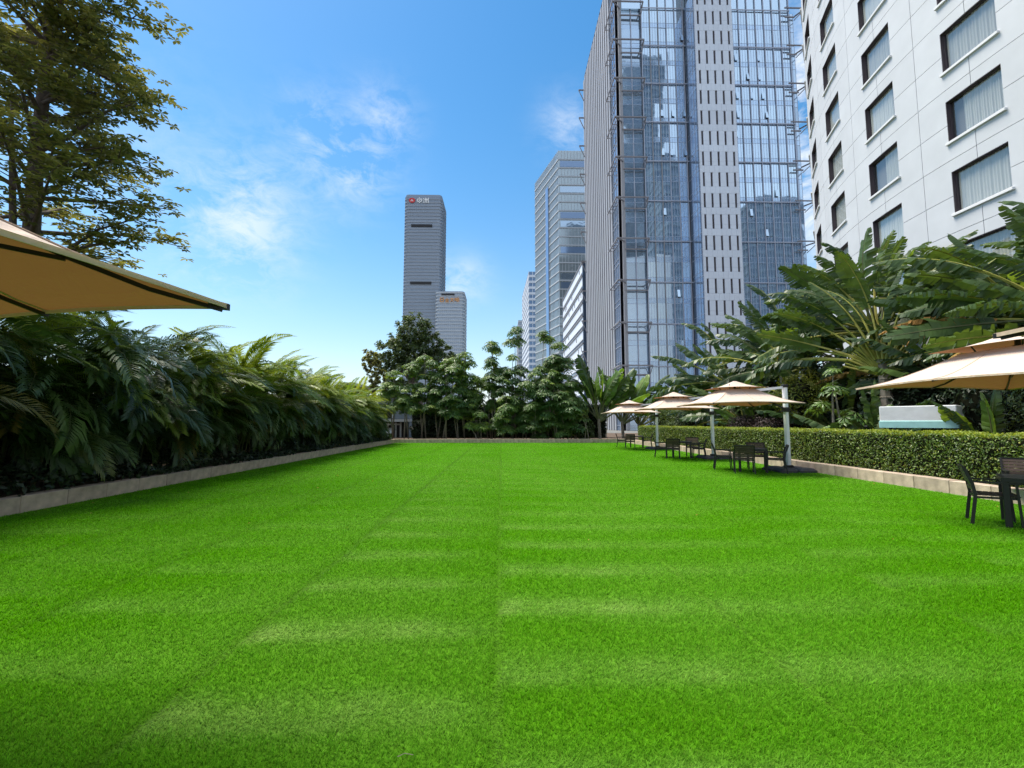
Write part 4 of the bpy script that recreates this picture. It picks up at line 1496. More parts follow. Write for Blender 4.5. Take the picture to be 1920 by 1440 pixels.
tk.build('trunk', M['bark'], tr, True)
cr.build('crown', M['tree_leaf'], tr)


# ================================================================== TREES at the far end
def clump_tree(name, label, x, y, lobes, n, ll, ww, mat, trunk_h, r0, group=None, cat='tree', inner=0.55):
    root = thing(name, label, cat, (x, y, 0.2), 0, group)
    tk_ = MB()
    tk_.tube([(0, 0, 0), (0.1, 0, trunk_h * 0.5), (0.0, 0.1, trunk_h)], [r0, r0 * 0.8, r0 * 0.6], 7)
    Ps, Ns = [], []
    vol = sum(l[3] * l[4] for l in lobes)
    for (cx_, cy_, cz_, rr, rz_) in lobes:
        tk_.tube([(0, 0, trunk_h * 0.8), (cx_ * 0.5, cy_ * 0.5, (trunk_h + cz_) * 0.5), (cx_, cy_, cz_)], [r0 * 0.45, r0 * 0.3, 0.02], 5, 0, False)
        m_ = int(n * rr * rz_ / vol)
        D = rng.normal(0, 1, (m_, 3))
        D /= np.linalg.norm(D, axis=1)[:, None]
        # leaves gather on small sprays inside the lobe
        ns = max(6, m_ // 22)
        Sd = rng.normal(0, 1, (ns, 3))
        Sd /= np.linalg.norm(Sd, axis=1)[:, None]
        Sr = rng.uniform(inner, 1.05, ns)[:, None]
        S = Sd * Sr
        pick = rng.integers(0, ns, m_)
        Q = S[pick] + D * rng.uniform(0.03, 0.2, m_)[:, None]
        Ps.append(Q * np.array([rr, rr, rz_]) + np.array([cx_, cy_, cz_]))
        Ns.append(Sd[pick] * 0.6 + np.array([0, 0, 0.8]))
    V, T = leaf_cloud(np.concatenate(Ps), np.concatenate(Ns), ll, ww, 0.5)
    tk_.build('trunk', M['bark'], root, True)
    link('crown', np_mesh('crown', V, T, mat), root)
    return root


dk_lobes = [(0, 0, 10.6, 1.9, 1.9), (-1.9, 0.2, 8.9, 1.8, 1.5), (1.5, 0, 9.4, 1.6, 1.4), (2.9, 0.3, 8.0, 1.6, 1.2), (-0.3, 0, 8.2, 2.2, 1.6), (-3.0, 0, 7.3, 1.4, 1.3), (1.2, 0.3, 7.0, 2.2, 1.3), (-1.5, 0, 6.2, 2, 1.3)]
clump_tree('dark_tree', 'dark rounded evergreen rising behind the left umbrella trees', -8.9, 46, dk_lobes, 15000, 0.34, 0.15, M['dark_leaf'], 6.5, 0.28)
clump_tree('slender_tree', 'loose grey green tree at the left end of the far trees', -11.6, 41, [(-0.2, 0, 7.0, 0.9, 1.0), (0.4, 0, 5.4, 0.9, 0.9), (-0.1, 0.2, 4.2, 0.8, 0.7)], 2600, 0.3, 0.12, M['tree_leaf'], 5, 0.1)


def hand_mesh(name, mat, seed, nl=9, L=0.43, W=0.12):
    """compound leaf: leaflets spread like a hand from the end of a stalk, drooping"""
    r_ = random.Random(seed)
    mb = MB()
    mb.tube([(-0.5, 0, -0.12), (-0.2, 0, -0.02), (0, 0, 0)], 0.011, 3, 1, False)
    for i in range(nl):
        a = 2 * math.pi * i / nl + r_.uniform(-0.12, 0.12)
        h_ = Vector((math.cos(a), math.sin(a), 0))
        s_ = Vector((-math.sin(a), math.cos(a), 0))
        l_ = L * r_.uniform(0.85, 1.12) * (0.75 if abs(a - math.pi) < 0.8 else 1)
        dr = r_.uniform(0.12, 0.42)
        p1 = h_ * l_ * 0.12
        p2 = h_ * l_ * 0.55 - Vector((0, 0, l_ * dr * 0.35))
        p3 = h_ * l_ * 0.92 - Vector((0, 0, l_ * dr * 1.25))
        z = Vector((0, 0, W * 0.22))
        mb.add([p1, p2 + s_ * W / 2 - z, p2, p2 - s_ * W / 2 - z, p3], [(0, 1, 2), (0, 2, 3), (2, 1, 4), (3, 2, 4)], 0)
    return mb.mesh(name, [mat, M['cane']])


HD = [hand_mesh('leaf', M['scheff'], i, 8 + i % 3) for i in range(3)]
HY = [hand_mesh('leaf', M['scheff_young'], 10 + i, 8 + i % 3, 0.36) for i in range(2)]


def head(root, c, rad, n, young, scale=1.0, flat=0.6):
    for i in range(n):
        az = random.uniform(0, 2 * math.pi)
        el = random.uniform(-0.5, 1.25)
        out = Vector((math.cos(az) * math.cos(el), math.sin(az) * math.cos(el), math.sin(el) * flat))
        p = c + out * rad * random.uniform(0.55, 1.0)
        up = (Vector((math.cos(az), math.sin(az), 0)) * random.uniform(0.2, 0.8) + Vector((0, 0, 1))).normalized()
        x = out - up * out.dot(up)
        rot = frame(x, up)
        s_ = scale * random.uniform(0.8, 1.2)
        me = random.choice(HY) if random.random() < young else random.choice(HD)
        link('leaf', me, root, mat=Matrix.Translation(p) @ rot.to_4x4() @ Matrix.Diagonal((s_, s_, s_, 1)))


def umbrella_tree(label, x, y, heads, stems, young=0.15, group='umbrella trees across the far end', z0=0.2, leaves=19, scale=1.1, r=0.055):
    """heads: (dx, dy, z, radius) leaf heads; stems lead from the base into them"""
    root = thing('umbrella_tree', label, 'tree', (x, y, z0), 0, group)
    tops = sorted(heads, key=lambda h_: -h_[2])[:stems]
    for i, h_ in enumerate(tops):
        tk_ = MB()
        bx, by = random.uniform(-0.3, 0.3), random.uniform(-0.2, 0.2)
        tp_ = Vector((h_[0], h_[1], h_[2]))
        pts = [Vector((bx, by, -0.1)), Vector((bx, by, 0)).lerp(tp_, 0.35) + Vector((random.uniform(-0.12, 0.12), 0, 0)), Vector((bx, by, 0)).lerp(tp_, 0.7) + Vector((random.uniform(-0.1, 0.1), 0, 0)), tp_]
        tk_.tube(pts, [r, r * 0.85, r * 0.65, r * 0.35], 6)
        tk_.build('trunk', M['bark_pale'], root, True)
    for h_ in heads:
        yg = young + (0.35 if h_[2] > tops[0][2] - 1.0 else 0)
        head(root, Vector(h_[:3]), h_[3], int(leaves * (h_[3] / 0.7) ** 1.3), yg, scale)
    return root


UT = [  # px, top py, depth, half width (m), lowest z, stems, young share, label
    (762, 715, 38.0, 0.9, 1.8, 2, 0.3, 'leafy umbrella tree with bare slanting stems near the low house'),
    (818, 705, 38.9, 1.1, 1.8, 2, 0.1, 'shaded umbrella tree filling the gap behind the bundled stems'),
    (862, 722, 37.9, 1.0, 1.6, 2, 0.12, 'umbrella tree of middle height under the light green round top'),
    (985, 705, 38.6, 1.1, 1.4, 2, 0.05, 'shaded umbrella tree of middle height right of the sky gap'),
    (1028, 665, 38.8, 1.0, 2.4, 2, 0.08, 'umbrella tree below the lanky one against the pale green tower'),
    (1068, 735, 37.8, 1.0, 0.8, 2, 0.06, 'low dark umbrella tree behind the left end of the bench'),
    (738, 690, 38.5, 0.9, 2.6, 2, 0.55, 'bright green umbrella tree at the left end of the far row'),
    (795, 655, 38.3, 1.25, 2.4, 3, 0.25, 'full umbrella tree with pale slim stem left of the far row'),
    (838, 662, 37.6, 1.05, 2.0, 3, 0.15, 'bushy umbrella tree with a bundle of stems, left middle of far row'),
    (872, 655, 38.6, 1.05, 3.0, 2, 0.45, 'umbrella tree with light green round top under the shorter far tower'),
    (924, 633, 39.2, 0.75, 5.0, 2, 0.25, 'thin umbrella tree whose single top stands against open sky'),
    (893, 705, 39.0, 0.9, 2.0, 2, 0.3, 'open umbrella tree left of the sky gap'),
    (915, 690, 39.6, 0.8, 3.0, 2, 0.2, 'sparse umbrella tree standing in the sky gap'),
    (898, 762, 37.2, 0.9, 1.0, 2, 0.5, 'low light green umbrella tree in the middle of the far row'),
    (948, 735, 37.4, 0.9, 0.9, 2, 0.22, 'low umbrella tree with yellow green tips right of the middle'),
    (962, 660, 39.0, 1.15, 2.4, 3, 0.1, 'broad dark umbrella tree right of the sky gap'),
    (966, 608, 40.0, 0.62, 6.8, 1, 0.0, 'lanky umbrella tree with tufted dark top against the narrow tower'),
    (1018, 611, 39.6, 0.62, 6.4, 1, 0.12, 'lanky umbrella tree with tufted top against the pale green tower'),
    (1003, 690, 37.6, 1.0, 1.0, 3, 0.05, 'dark umbrella tree clothed with leaves to the ground'),
    (1050, 640, 38.6, 0.85, 3.5, 2, 0.05, 'dark upright umbrella tree in front of the striped block'),
    (1040, 690, 37.4, 1.25, 0.6, 3, 0.03, 'widest dark umbrella tree near the far bench'),
    (1075, 700, 38.2, 0.9, 2.0, 2, 0.1, 'brownish umbrella tree at the right end of the far row'),
]
for px_, ty, dep, hw, zl, st, yg, lab in UT:
    tp_ = at_y(px_, ty, dep)
    zt = tp_.z - 0.45
    hs_ = []
    z = zt - 0.2
    lev = 0
    while z > zl:
        wv = hw * (0.45 if lev == 0 else min(1.0, 0.7 + 0.15 * lev))
        nh = 1 if lev == 0 else (2 if hw < 0.8 else 4)
        for q in range(nh):
            hs_.append((random.uniform(-wv, wv) if nh > 1 else random.uniform(-0.1, 0.1), random.uniform(-wv, wv * 0.6) * 0.8, z + random.uniform(-0.3, 0.3) - 0.2, random.uniform(0.5, 0.8)))
        z -= random.uniform(0.72, 0.95)
        lev += 1
        if hw < 0.65 and lev >= 2:
            break
    umbrella_tree(lab, tp_.x, dep, hs_, st, yg, r=0.05 if hw < 0.65 else 0.065)

# one close umbrella tree on the right, behind the hedge
umbrella_tree('glossy umbrella tree with hanging leaves behind the hedge near the second parasol', 12.3, 16.4,
              [(0, 0, 2.6, 0.5), (-0.3, 0.4, 1.9, 0.5), (0.1, -0.5, 1.5, 0.5), (0.2, 0.3, 3.2, 0.4), (-0.2, -0.1, 1.0, 0.5)], 2, 0.05, 'shrubs behind the clipped hedge', 0.22, 13, 0.8)


# ================================================================== PADDLE-LEAVED PLANTS on the right
def paddle_mesh(name, lp, lb, wid, droop, tatter, mat, pmat, seed):
    """long stalked banana-like leaf: stalk, midrib and a blade torn into strips"""
    r_ = random.Random(seed)
    mb = MB()
    N = 26
    L = lp + lb
    pts, dirs = [Vector((0, 0, 0))], []
    for i in range(N):
        s_ = (i + 0.5) / N
        a = -droop * max(0, s_ - 0.15) ** 1.6
        d = Vector((math.cos(a), 0.0, math.sin(a)))
        dirs.append(d)
        pts.append(pts[-1] + d * (L / N))
    mb.tube(pts[::2], [0.055 * (1 - 0.85 * i / 13.0) for i in range(14)], 5, 1, False)

    def mid(s_):
        f_ = min(max(s_, 0), 0.9999) * N
        k = int(f_)
        return pts[k].lerp(pts[k + 1], f_ - k), dirs[k]
    ns = 24
    sb0 = lp / L
    for sg_ in (-1, 1):
        hang = r_.uniform(0.0, 0.25)
        join = None
        for i in range(ns):
            t0, t1 = i / ns, (i + 1) / ns
            tm = (t0 + t1) / 2
            wv = wid * (math.sin(math.pi * min(1, (0.06 + 0.94 * tm)) ** 0.8)) ** 0.55 * r_.uniform(0.93, 1.05)
            torn = r_.random() < tatter
            if torn:
                hang = r_.uniform(0.25, 1.1) * (0.5 + tatter)
                wv *= r_.uniform(0.8, 1.0)
            else:
                hang = hang * 0.85 + 0.15 * r_.uniform(0.0, 0.4)
            p0, d0 = mid(sb0 + (1 - sb0) * t0)
            p1, d1 = mid(sb0 + (1 - sb0) * t1)
            up = Vector((-d0.z, 0, d0.x))
            side = Vector((0, sg_, 0))
            fwd = d0 * 0.35
            e1 = (side * math.cos(0.35 - hang * 0.4) + up * math.sin(0.35 - hang * 0.4) + fwd * 0.5).normalized()
            e2 = (side * math.cos(hang) - up * math.sin(hang) - Vector((0, 0, hang * 0.6)) + fwd).normalized()
            m0, m1 = p0 + e1 * wv * 0.45, p1 + e1 * wv * 0.45
            q0, q1 = m0 + e2 * wv * 0.58, m1 + e2 * wv * 0.58
            if torn:
                g_ = 0.22 * (q1 - q0)
                q0, q1 = q0 + g_, q1 - g_ * 0.5
                join = None
            if join and not torn:
                m0, q0 = join
            mb.add([p0, p1, m1, m0, q1, q0], [(0, 1, 2, 3), (3, 2, 4, 5)] if sg_ > 0 else [(3, 2, 1, 0), (5, 4, 2, 3)], 0)
            join = (m1, q1)
    return mb.mesh(name, [mat, pmat], False)


PD = {'torn': [paddle_mesh('leaf', 1.7 + 0.2 * i, 2.3, 0.54, 0.7 + 0.25 * i, 0.75, M['paddle'], M['fan_base'], i) for i in range(4)],
      'half': [paddle_mesh('leaf', 1.4, 2.3, 0.58, 0.4 + 0.3 * i, 0.6, M['paddle'], M['cane'], 10 + i) for i in range(3)],
      'whole': [paddle_mesh('leaf', 1.0, 2.2, 0.54, 0.2 + 0.2 * i, 0.10, M['paddle_young'], M['cane'], 20 + i) for i in range(3)],
      'broad': [paddle_mesh('leaf', 0.9, 2.0, 0.58, 0.4 + 0.35 * i, 0.42, M['paddle'], M['cane'], 30 + i) for i in range(3)],
      'dry': [paddle_mesh('leaf', 1.6, 2.2, 0.36, 1.3, 0.9, M['paddle_dry'], M['fan_base'], 40)]}


def traveller(label, x, y, trunk_z, az, angles, kinds, scale=1.0, group='paddle-leaved plants on the right', z0=0.22, dry=0, jit=0.18, tr=0.13):
    """fan of paddle leaves standing in a vertical plane through azimuth az on a trunk"""
    root = thing('traveller_palm', label, 'palm', (x, y, z0), 0, group)
    tz = max(0.15, trunk_z)
    tk_ = MB()
    tk_.tube([(0.1, 0, -0.1), (0.05, 0, tz * 0.5), (0, 0, tz)], [tr * 1.1, tr, tr * 0.9], 8)
    rings = int(tz / 0.35)
    for i in range(rings):
        zz = 0.2 + i * 0.35
        tk_.tube([(0.05, 0, zz), (0.05, 0, zz + 0.05)], [tr * 1.18, tr * 1.05], 8, 0, False)
    tk_.build('trunk', M['bark_pale'], root)
    u = Vector((math.cos(az), math.sin(az), 0))
    for i, a in enumerate(angles):
        a_2 = R(a) + random.gauss(0, 0.05)
        d = u * math.sin(a_2) + Vector((0, 0, 1)) * math.cos(a_2)
        d = (d + Vector((random.gauss(0, jit), random.gauss(0, jit), 0))).normalized()
        up = Vector((0, 0, 1)) if abs(a) > 25 else Vector((math.copysign(1, a or 1) * -u.x, math.copysign(1, a or 1) * -u.y, 0.3))
        rot = frame(d, up) @ Matrix.Rotation(random.gauss(0, 0.45), 3, 'X')
        k = kinds[i % len(kinds)]
        me = random.choice(PD[k])
        s_ = scale * random.uniform(0.88, 1.12)
        base = Vector((0, 0, tz - 0.25 + 0.02 * i)) + u * (0.18 * math.sin(a_2))
        link('leaf', me, root, mat=Matrix.Translation(base) @ rot.to_4x4() @ Matrix.Diagonal((s_, s_, s_, 1)))
    for q in range(dry):
        a_2 = R(random.uniform(66, 84))
        d = u * math.sin(a_2) + Vector((0, 0, 1)) * math.cos(a_2)
        link('leaf', PD['dry'][0], root, mat=Matrix.Translation((0, 0, tz - 0.3)) @ frame(d, (0, 0, 1)).to_4x4() @ Matrix.Diagonal((scale, scale, scale, 1)))
    return root


def stalk_fan(root, tz, az, n=26):
    """overlapping leaf stalks that form the flat fan at the trunk top"""
    u = Vector((math.cos(az), math.sin(az), 0))
    st_ = MB().tube([(0, 0, 0), (0.5, 0, 0), (1.3, 0, 0)], [0.075, 0.06, 0.03], 5).mesh('stalk', M['fan_base'])
    for i in range(n):
        a = R(-68 + 140 * i / (n - 1))
        d = u * math.sin(a) + Vector((0, 0, 1)) * math.cos(a) + Vector((0.0, -0.10 - 0.04 * (i % 2), 0))
        link('stalk', st_, root, mat=Matrix.Translation((0, 0, tz - 0.3 - 0.012 * abs(i - n / 2))) @ frame(d, (0.3, 1, 0.2)).to_4x4())


def fan(a0, a1, n):
    return [a0 + (a1 - a0) * i / (n - 1) for i in range(n)]


# azimuth of the fan planes: about square to the line of sight
gp_ = traveller('great fan palm with yellow green stalk fan over the white covered box', 14.7, 17.0, 3.6, R(139), fan(-62, 84, 17), ['torn'], 1.02, jit=0.08, tr=0.2)
stalk_fan(gp_, 3.6, R(139))
traveller('tallest fan palm against the hotel at the right edge', 17.6, 14.2, 4.6, R(150), fan(-80, 85, 14), ['torn', 'half', 'half'], 1.15, dry=1)
traveller('fan palm behind the great one with leaves up to the hotel windows', 17.2, 20.5, 5.7, R(130), fan(-70, 88, 16), ['half', 'torn', 'whole'], 1.25, dry=1)
traveller('leaning fan palm left of the great one', 14.2, 22.5, 4.0, R(135), fan(-60, 95, 15), ['torn', 'half', 'broad'], 1.12)
traveller('dense fan palm where the foliage meets the glass tower', 13.6, 26.5, 3.7, R(140), fan(-60, 100, 15), ['half', 'torn', 'broad'], 1.18)
traveller('lower fan palm at the left end of the right foliage', 13.3, 29.0, 2.3, R(145), fan(-70, 62, 13), ['broad', 'half', 'torn'], 0.9)
traveller('fan palm with upright narrow leaves before the hotel windows', 19.0, 18.0, 5.0, R(140), fan(-30, 50, 9), ['whole', 'half'], 1.05)
traveller('fan palm high behind the nearest right parasol', 20.0, 12.6, 5.2, R(150), fan(-60, 80, 11), ['half', 'whole'], 1.2, dry=0)
traveller('near fan palm over the nearest right parasol', 15.6, 10.6, 3.6, R(150), fan(-30, 90, 9), ['torn', 'half'], 1.0, dry=1)
traveller('young banana plant with upright stalks behind the hedge', 13.1, 15.6, 0.3, R(140), fan(-40, 45, 8), ['broad', 'half'], 0.72)
traveller('young banana plant right of the white covered box', 13.9, 12.6, 0.2, R(150), fan(-35, 30, 6), ['half', 'whole'], 0.62)
traveller('banana plant deep in the shade under the great fan palm', 15.0, 19.5, 0.6, R(140), fan(-60, 60, 10), ['broad', 'half'], 0.9)
traveller('banana plant behind the purple bushes', 14.0, 24.2, 0.5, R(140), fan(-60, 70, 10), ['broad', 'whole'], 0.85)
traveller('banana plant at the far left of the right foliage', 14.4, 30.6, 0.6, R(145), fan(-60, 60, 9), ['broad', 'half'], 0.75)
traveller('banana clump with bright upright leaves at the far end, left one', 8.3, 38.6, 1.7, R(170), fan(-48, 40, 15), ['whole', 'whole', 'half'], 1.42, group='banana clumps at the far end', z0=0.2)
traveller('banana clump with upright leaves at the far end, right one', 10.4, 39.0, 1.5, R(170), fan(-60, 45, 15), ['whole', 'half', 'whole'], 1.38, group='banana clumps at the far end', z0=0.2)
traveller('banana clump leaning right before the glass tower', 12.0, 39.5, 1.3, R(175), fan(-85, 30, 12), ['half', 'torn', 'whole'], 1.2, group='banana clumps at the far end', z0=0.2)


for i, (x, y, tz, az, a0, a1, n_, kd, sc_k, dr_, lab) in enumerate((
    (16.0, 18.6, 5.2, 140, -40, 88, 14, ['half', 'torn'], 1.12, 0, 'fan palm just behind and above the great one'),
    (15.6, 24.3, 4.8, 136, -60, 95, 14, ['torn', 'half', 'broad'], 1.25, 0, 'fan palm between the leaning and the dense ones'),
    (13.4, 24.8, 1.6, 140, -50, 95, 12, ['broad', 'half', 'torn'], 0.95, 0, 'low fan palm above the purple bushes'),
    (13.2, 27.0, 1.2, 142, -60, 70, 12, ['broad', 'half'], 0.85, 0, 'low fan palm left of the purple bushes'),
    (18.4, 15.8, 5.0, 145, -70, 85, 13, ['half', 'torn', 'broad'], 1.15, 1, 'fan palm with broad dark leaves below the hotel windows'),
    (16.6, 12.4, 4.4, 150, -50, 90, 12, ['torn', 'half'], 1.1, 1, 'fan palm with long torn leaves over the nearest right parasol'),
    (18.0, 23.0, 4.6, 134, -50, 80, 11, ['half', 'whole'], 1.05, 0, 'fan palm at the back left of the hotel windows'),
    (18.6, 9.6, 4.2, 152, -50, 90, 11, ['half', 'torn'], 1.1, 0, 'fan palm at the right edge behind the light green bush'),
    (14.4, 20.6, 2.2, 139, -50, 90, 12, ['torn', 'broad'], 0.95, 0, 'fan palm low between the great one and the leaning one'),
    (17.0, 25.6, 3.0, 138, -70, 85, 12, ['torn', 'broad'], 1.1, 0, 'fan palm deep behind the dense fan palm'),
    (16.8, 22.2, 2.8, 138, -70, 85, 12, ['torn', 'broad', 'half'], 1.1, 0, 'fan palm deep behind the leaning fan palm'),
    (17.2, 17.6, 3.2, 142, -70, 88, 13, ['torn', 'half', 'broad'], 1.1, 1, 'fan palm half hidden behind the great fan palm'),
    (18.2, 13.0, 3.0, 148, -70, 88, 12, ['torn', 'broad'], 1.1, 0, 'fan palm half hidden behind the nearest right parasol'),
    (15.0, 28.4, 2.6, 140, -70, 70, 12, ['torn', 'half', 'broad'], 1.0, 0, 'fan palm behind the brown tinged bush'),
    (15.8, 15.2, 2.6, 145, -60, 80, 11, ['half', 'broad'], 0.95, 0, 'fan palm low on the right of the great one'))):
    traveller(lab, x, y, tz, R(az), fan(a0, a1, n_), kd, sc_k, dry=dr_)


# ================================================================== BUSHES on the right
def bush(name, label, x, y, rx, ry, rz_, n, ll, ww, mat, group='shrubs behind the clipped hedge', zc=None, core=0.82):
    root = thing(name, label, 'bush', (x, y, 0.22), 0, group)
    zc = rz_ * 0.8 if zc is None else zc
    bm = bmesh.new()
    bmesh.ops.create_icosphere(bm, subdivisions=2, radius=1.0)
    for v in bm.verts:
        k = core * (1 + 0.12 * math.sin(v.co.x * 5 + x) * math.sin(v.co.y * 4 + y))
        v.co = Vector((v.co.x * rx * k, v.co.y * ry * k, max(-0.25, v.co.z * rz_ * k + zc)))
    me = bpy.data.meshes.new('dark_core')
    bm.to_mesh(me)
    bm.free()
    me.materials.append(M['core'])
    link('dark_core', me, root)  # added solid dark core filling the bush behind its leaves
    D = rng.normal(0, 1, (n, 3))
    D /= np.linalg.norm(D, axis=1)[:, None]
    rad = (1 + 0.12 * np.sin(D[:, 0] * 5 + x) * np.sin(D[:, 1] * 4 + y) + 0.10 * np.sin(D[:, 2] * 7 + D[:, 0] * 6)) * rng.uniform(0.82, 1.06, n)
    P = D * rad[:, None] * np.array([rx, ry, rz_]) + np.array([0, 0, zc])
    ok = P[:, 2] > -0.1
    V, T = leaf_cloud(P[ok], D[ok] + np.array([0, 0, 0.35]), ll, ww, 0.55)
    link('foliage', np_mesh('foliage', V, T, mat), root)
    return root


bush('round_bush', 'dark purple clipped round bush behind the hedge, left of two', 13.0, 23.9, 1.15, 1.0, 0.95, 5200, 0.085, 0.05, M['purple_leaf'])
bush('round_bush', 'dark purple clipped round bush behind the hedge, right of two', 13.0, 21.6, 1.0, 0.95, 0.98, 4800, 0.085, 0.05, M['purple_leaf'])
bush('flat_bush', 'low yellow green bush left of the purple bushes', 12.6, 25.8, 0.7, 0.8, 0.8, 1500, 0.12, 0.06, M['yellow_bush'])
bush('yellow_bush', 'yellow leaved bush above the nearest complete parasol', 13.6, 20.2, 1.0, 1.0, 1.2, 1800, 0.16, 0.06, M['yellow_bush'], zc=2.5, core=0.6)
bush('leafy_bush', 'green leafy bush between the far parasols', 12.6, 30.5, 1.2, 1.5, 1.25, 2600, 0.17, 0.08, M['dark_leaf'])
bush('leafy_bush', 'brown tinged bush right of the far parasol pole', 12.9, 27.9, 1.1, 1.2, 0.95, 2300, 0.14, 0.06, M['purple_leaf'])
bush('leafy_bush', 'dark leafy bush behind the white covered box', 16.4, 14.2, 1.5, 2.2, 2.3, 4200, 0.22, 0.10, M['deep_leaf'])
bush('leafy_bush', 'fine leaved bush under the nearest right parasol', 15.2, 11.2, 1.6, 1.6, 2.3, 5200, 0.13, 0.05, M['dark_leaf'])
bush('leafy_bush', 'fine leaved light green bush above the nearest right parasol', 17.6, 11.6, 1.6, 1.8, 2.0, 5200, 0.14, 0.05, M['yellow_bush'], zc=3.6)
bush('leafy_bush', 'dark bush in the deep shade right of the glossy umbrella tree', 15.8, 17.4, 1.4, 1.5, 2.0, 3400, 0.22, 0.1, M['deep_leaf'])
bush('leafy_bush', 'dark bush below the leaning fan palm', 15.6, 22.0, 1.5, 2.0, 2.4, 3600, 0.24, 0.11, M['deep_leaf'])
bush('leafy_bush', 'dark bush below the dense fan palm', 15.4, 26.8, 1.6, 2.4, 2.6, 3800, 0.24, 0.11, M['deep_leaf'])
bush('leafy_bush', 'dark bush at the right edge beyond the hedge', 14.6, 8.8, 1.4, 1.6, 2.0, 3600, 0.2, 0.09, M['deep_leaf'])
bush('leafy_bush', 'low green bush beside the far bench', 7.0, 38.2, 0.8, 0.6, 0.85, 1500, 0.17, 0.08, M['dark_leaf'], 'bushes at the far end')
bush('leafy_bush', 'yellow green bush left of the banana clumps', 6.7, 39.4, 0.9, 0.7, 1.0, 1600, 0.2, 0.09, M['yellow_bush'], 'bushes at the far end', zc=2.2, core=0.5)
bush('leafy_bush', 'flowering low bush at the far left kerb corner', -9.3, 34.6, 0.6, 1.2, 0.5, 1500, 0.12, 0.07, M['yellow_bush'], 'bushes at the far end')
bush('leafy_bush', 'spiky dark bush below the left umbrella trees', -7.0, 39.6, 0.8, 0.7, 0.9, 1500, 0.28, 0.06, M['deep_leaf'], 'bushes at the far end')
hedge_wall('dark_hedge', 'dark tall screen of leaves in front of the hotel base', 19.3, 20.3, 6, 36, 4.2, 9000, 0.28, 0.13, M['deep_leaf'], 'wst', rough=0.15, core_in=0.25)


# ================================================================== PARASOLS
def canopy_rings(half, zc, zh, hole, n_side=8, rings=6, sag=0.035):
    """square pyramid of cloth: rings from hem to the vent opening, hem drawn in between the corners"""
    out = []
    for r_ in range(rings + 1):
        t_ = r_ / rings
        hf = half + (hole - half) * t_
        row = []
        for sd_ in range(4):
            for i in range(n_side):
                u = -1 + 2 * i / n_side
                cx_, cy_ = ((u, -1), (1, u), (-u, 1), (-1, -u))[sd_]
                edge = 1 - u * u
                pull = 1 - 0.03 * edge * (1 - t_)
                z = zc + (zh - zc) * (t_ ** 1.22) + sag * edge * (1 - t_) * 1.2 - 0.05 * math.sin(math.pi * t_) * 0.6
                row.append(Vector((cx_ * hf * pull, cy_ * hf * pull, z)))
        out.append(row)
    return out


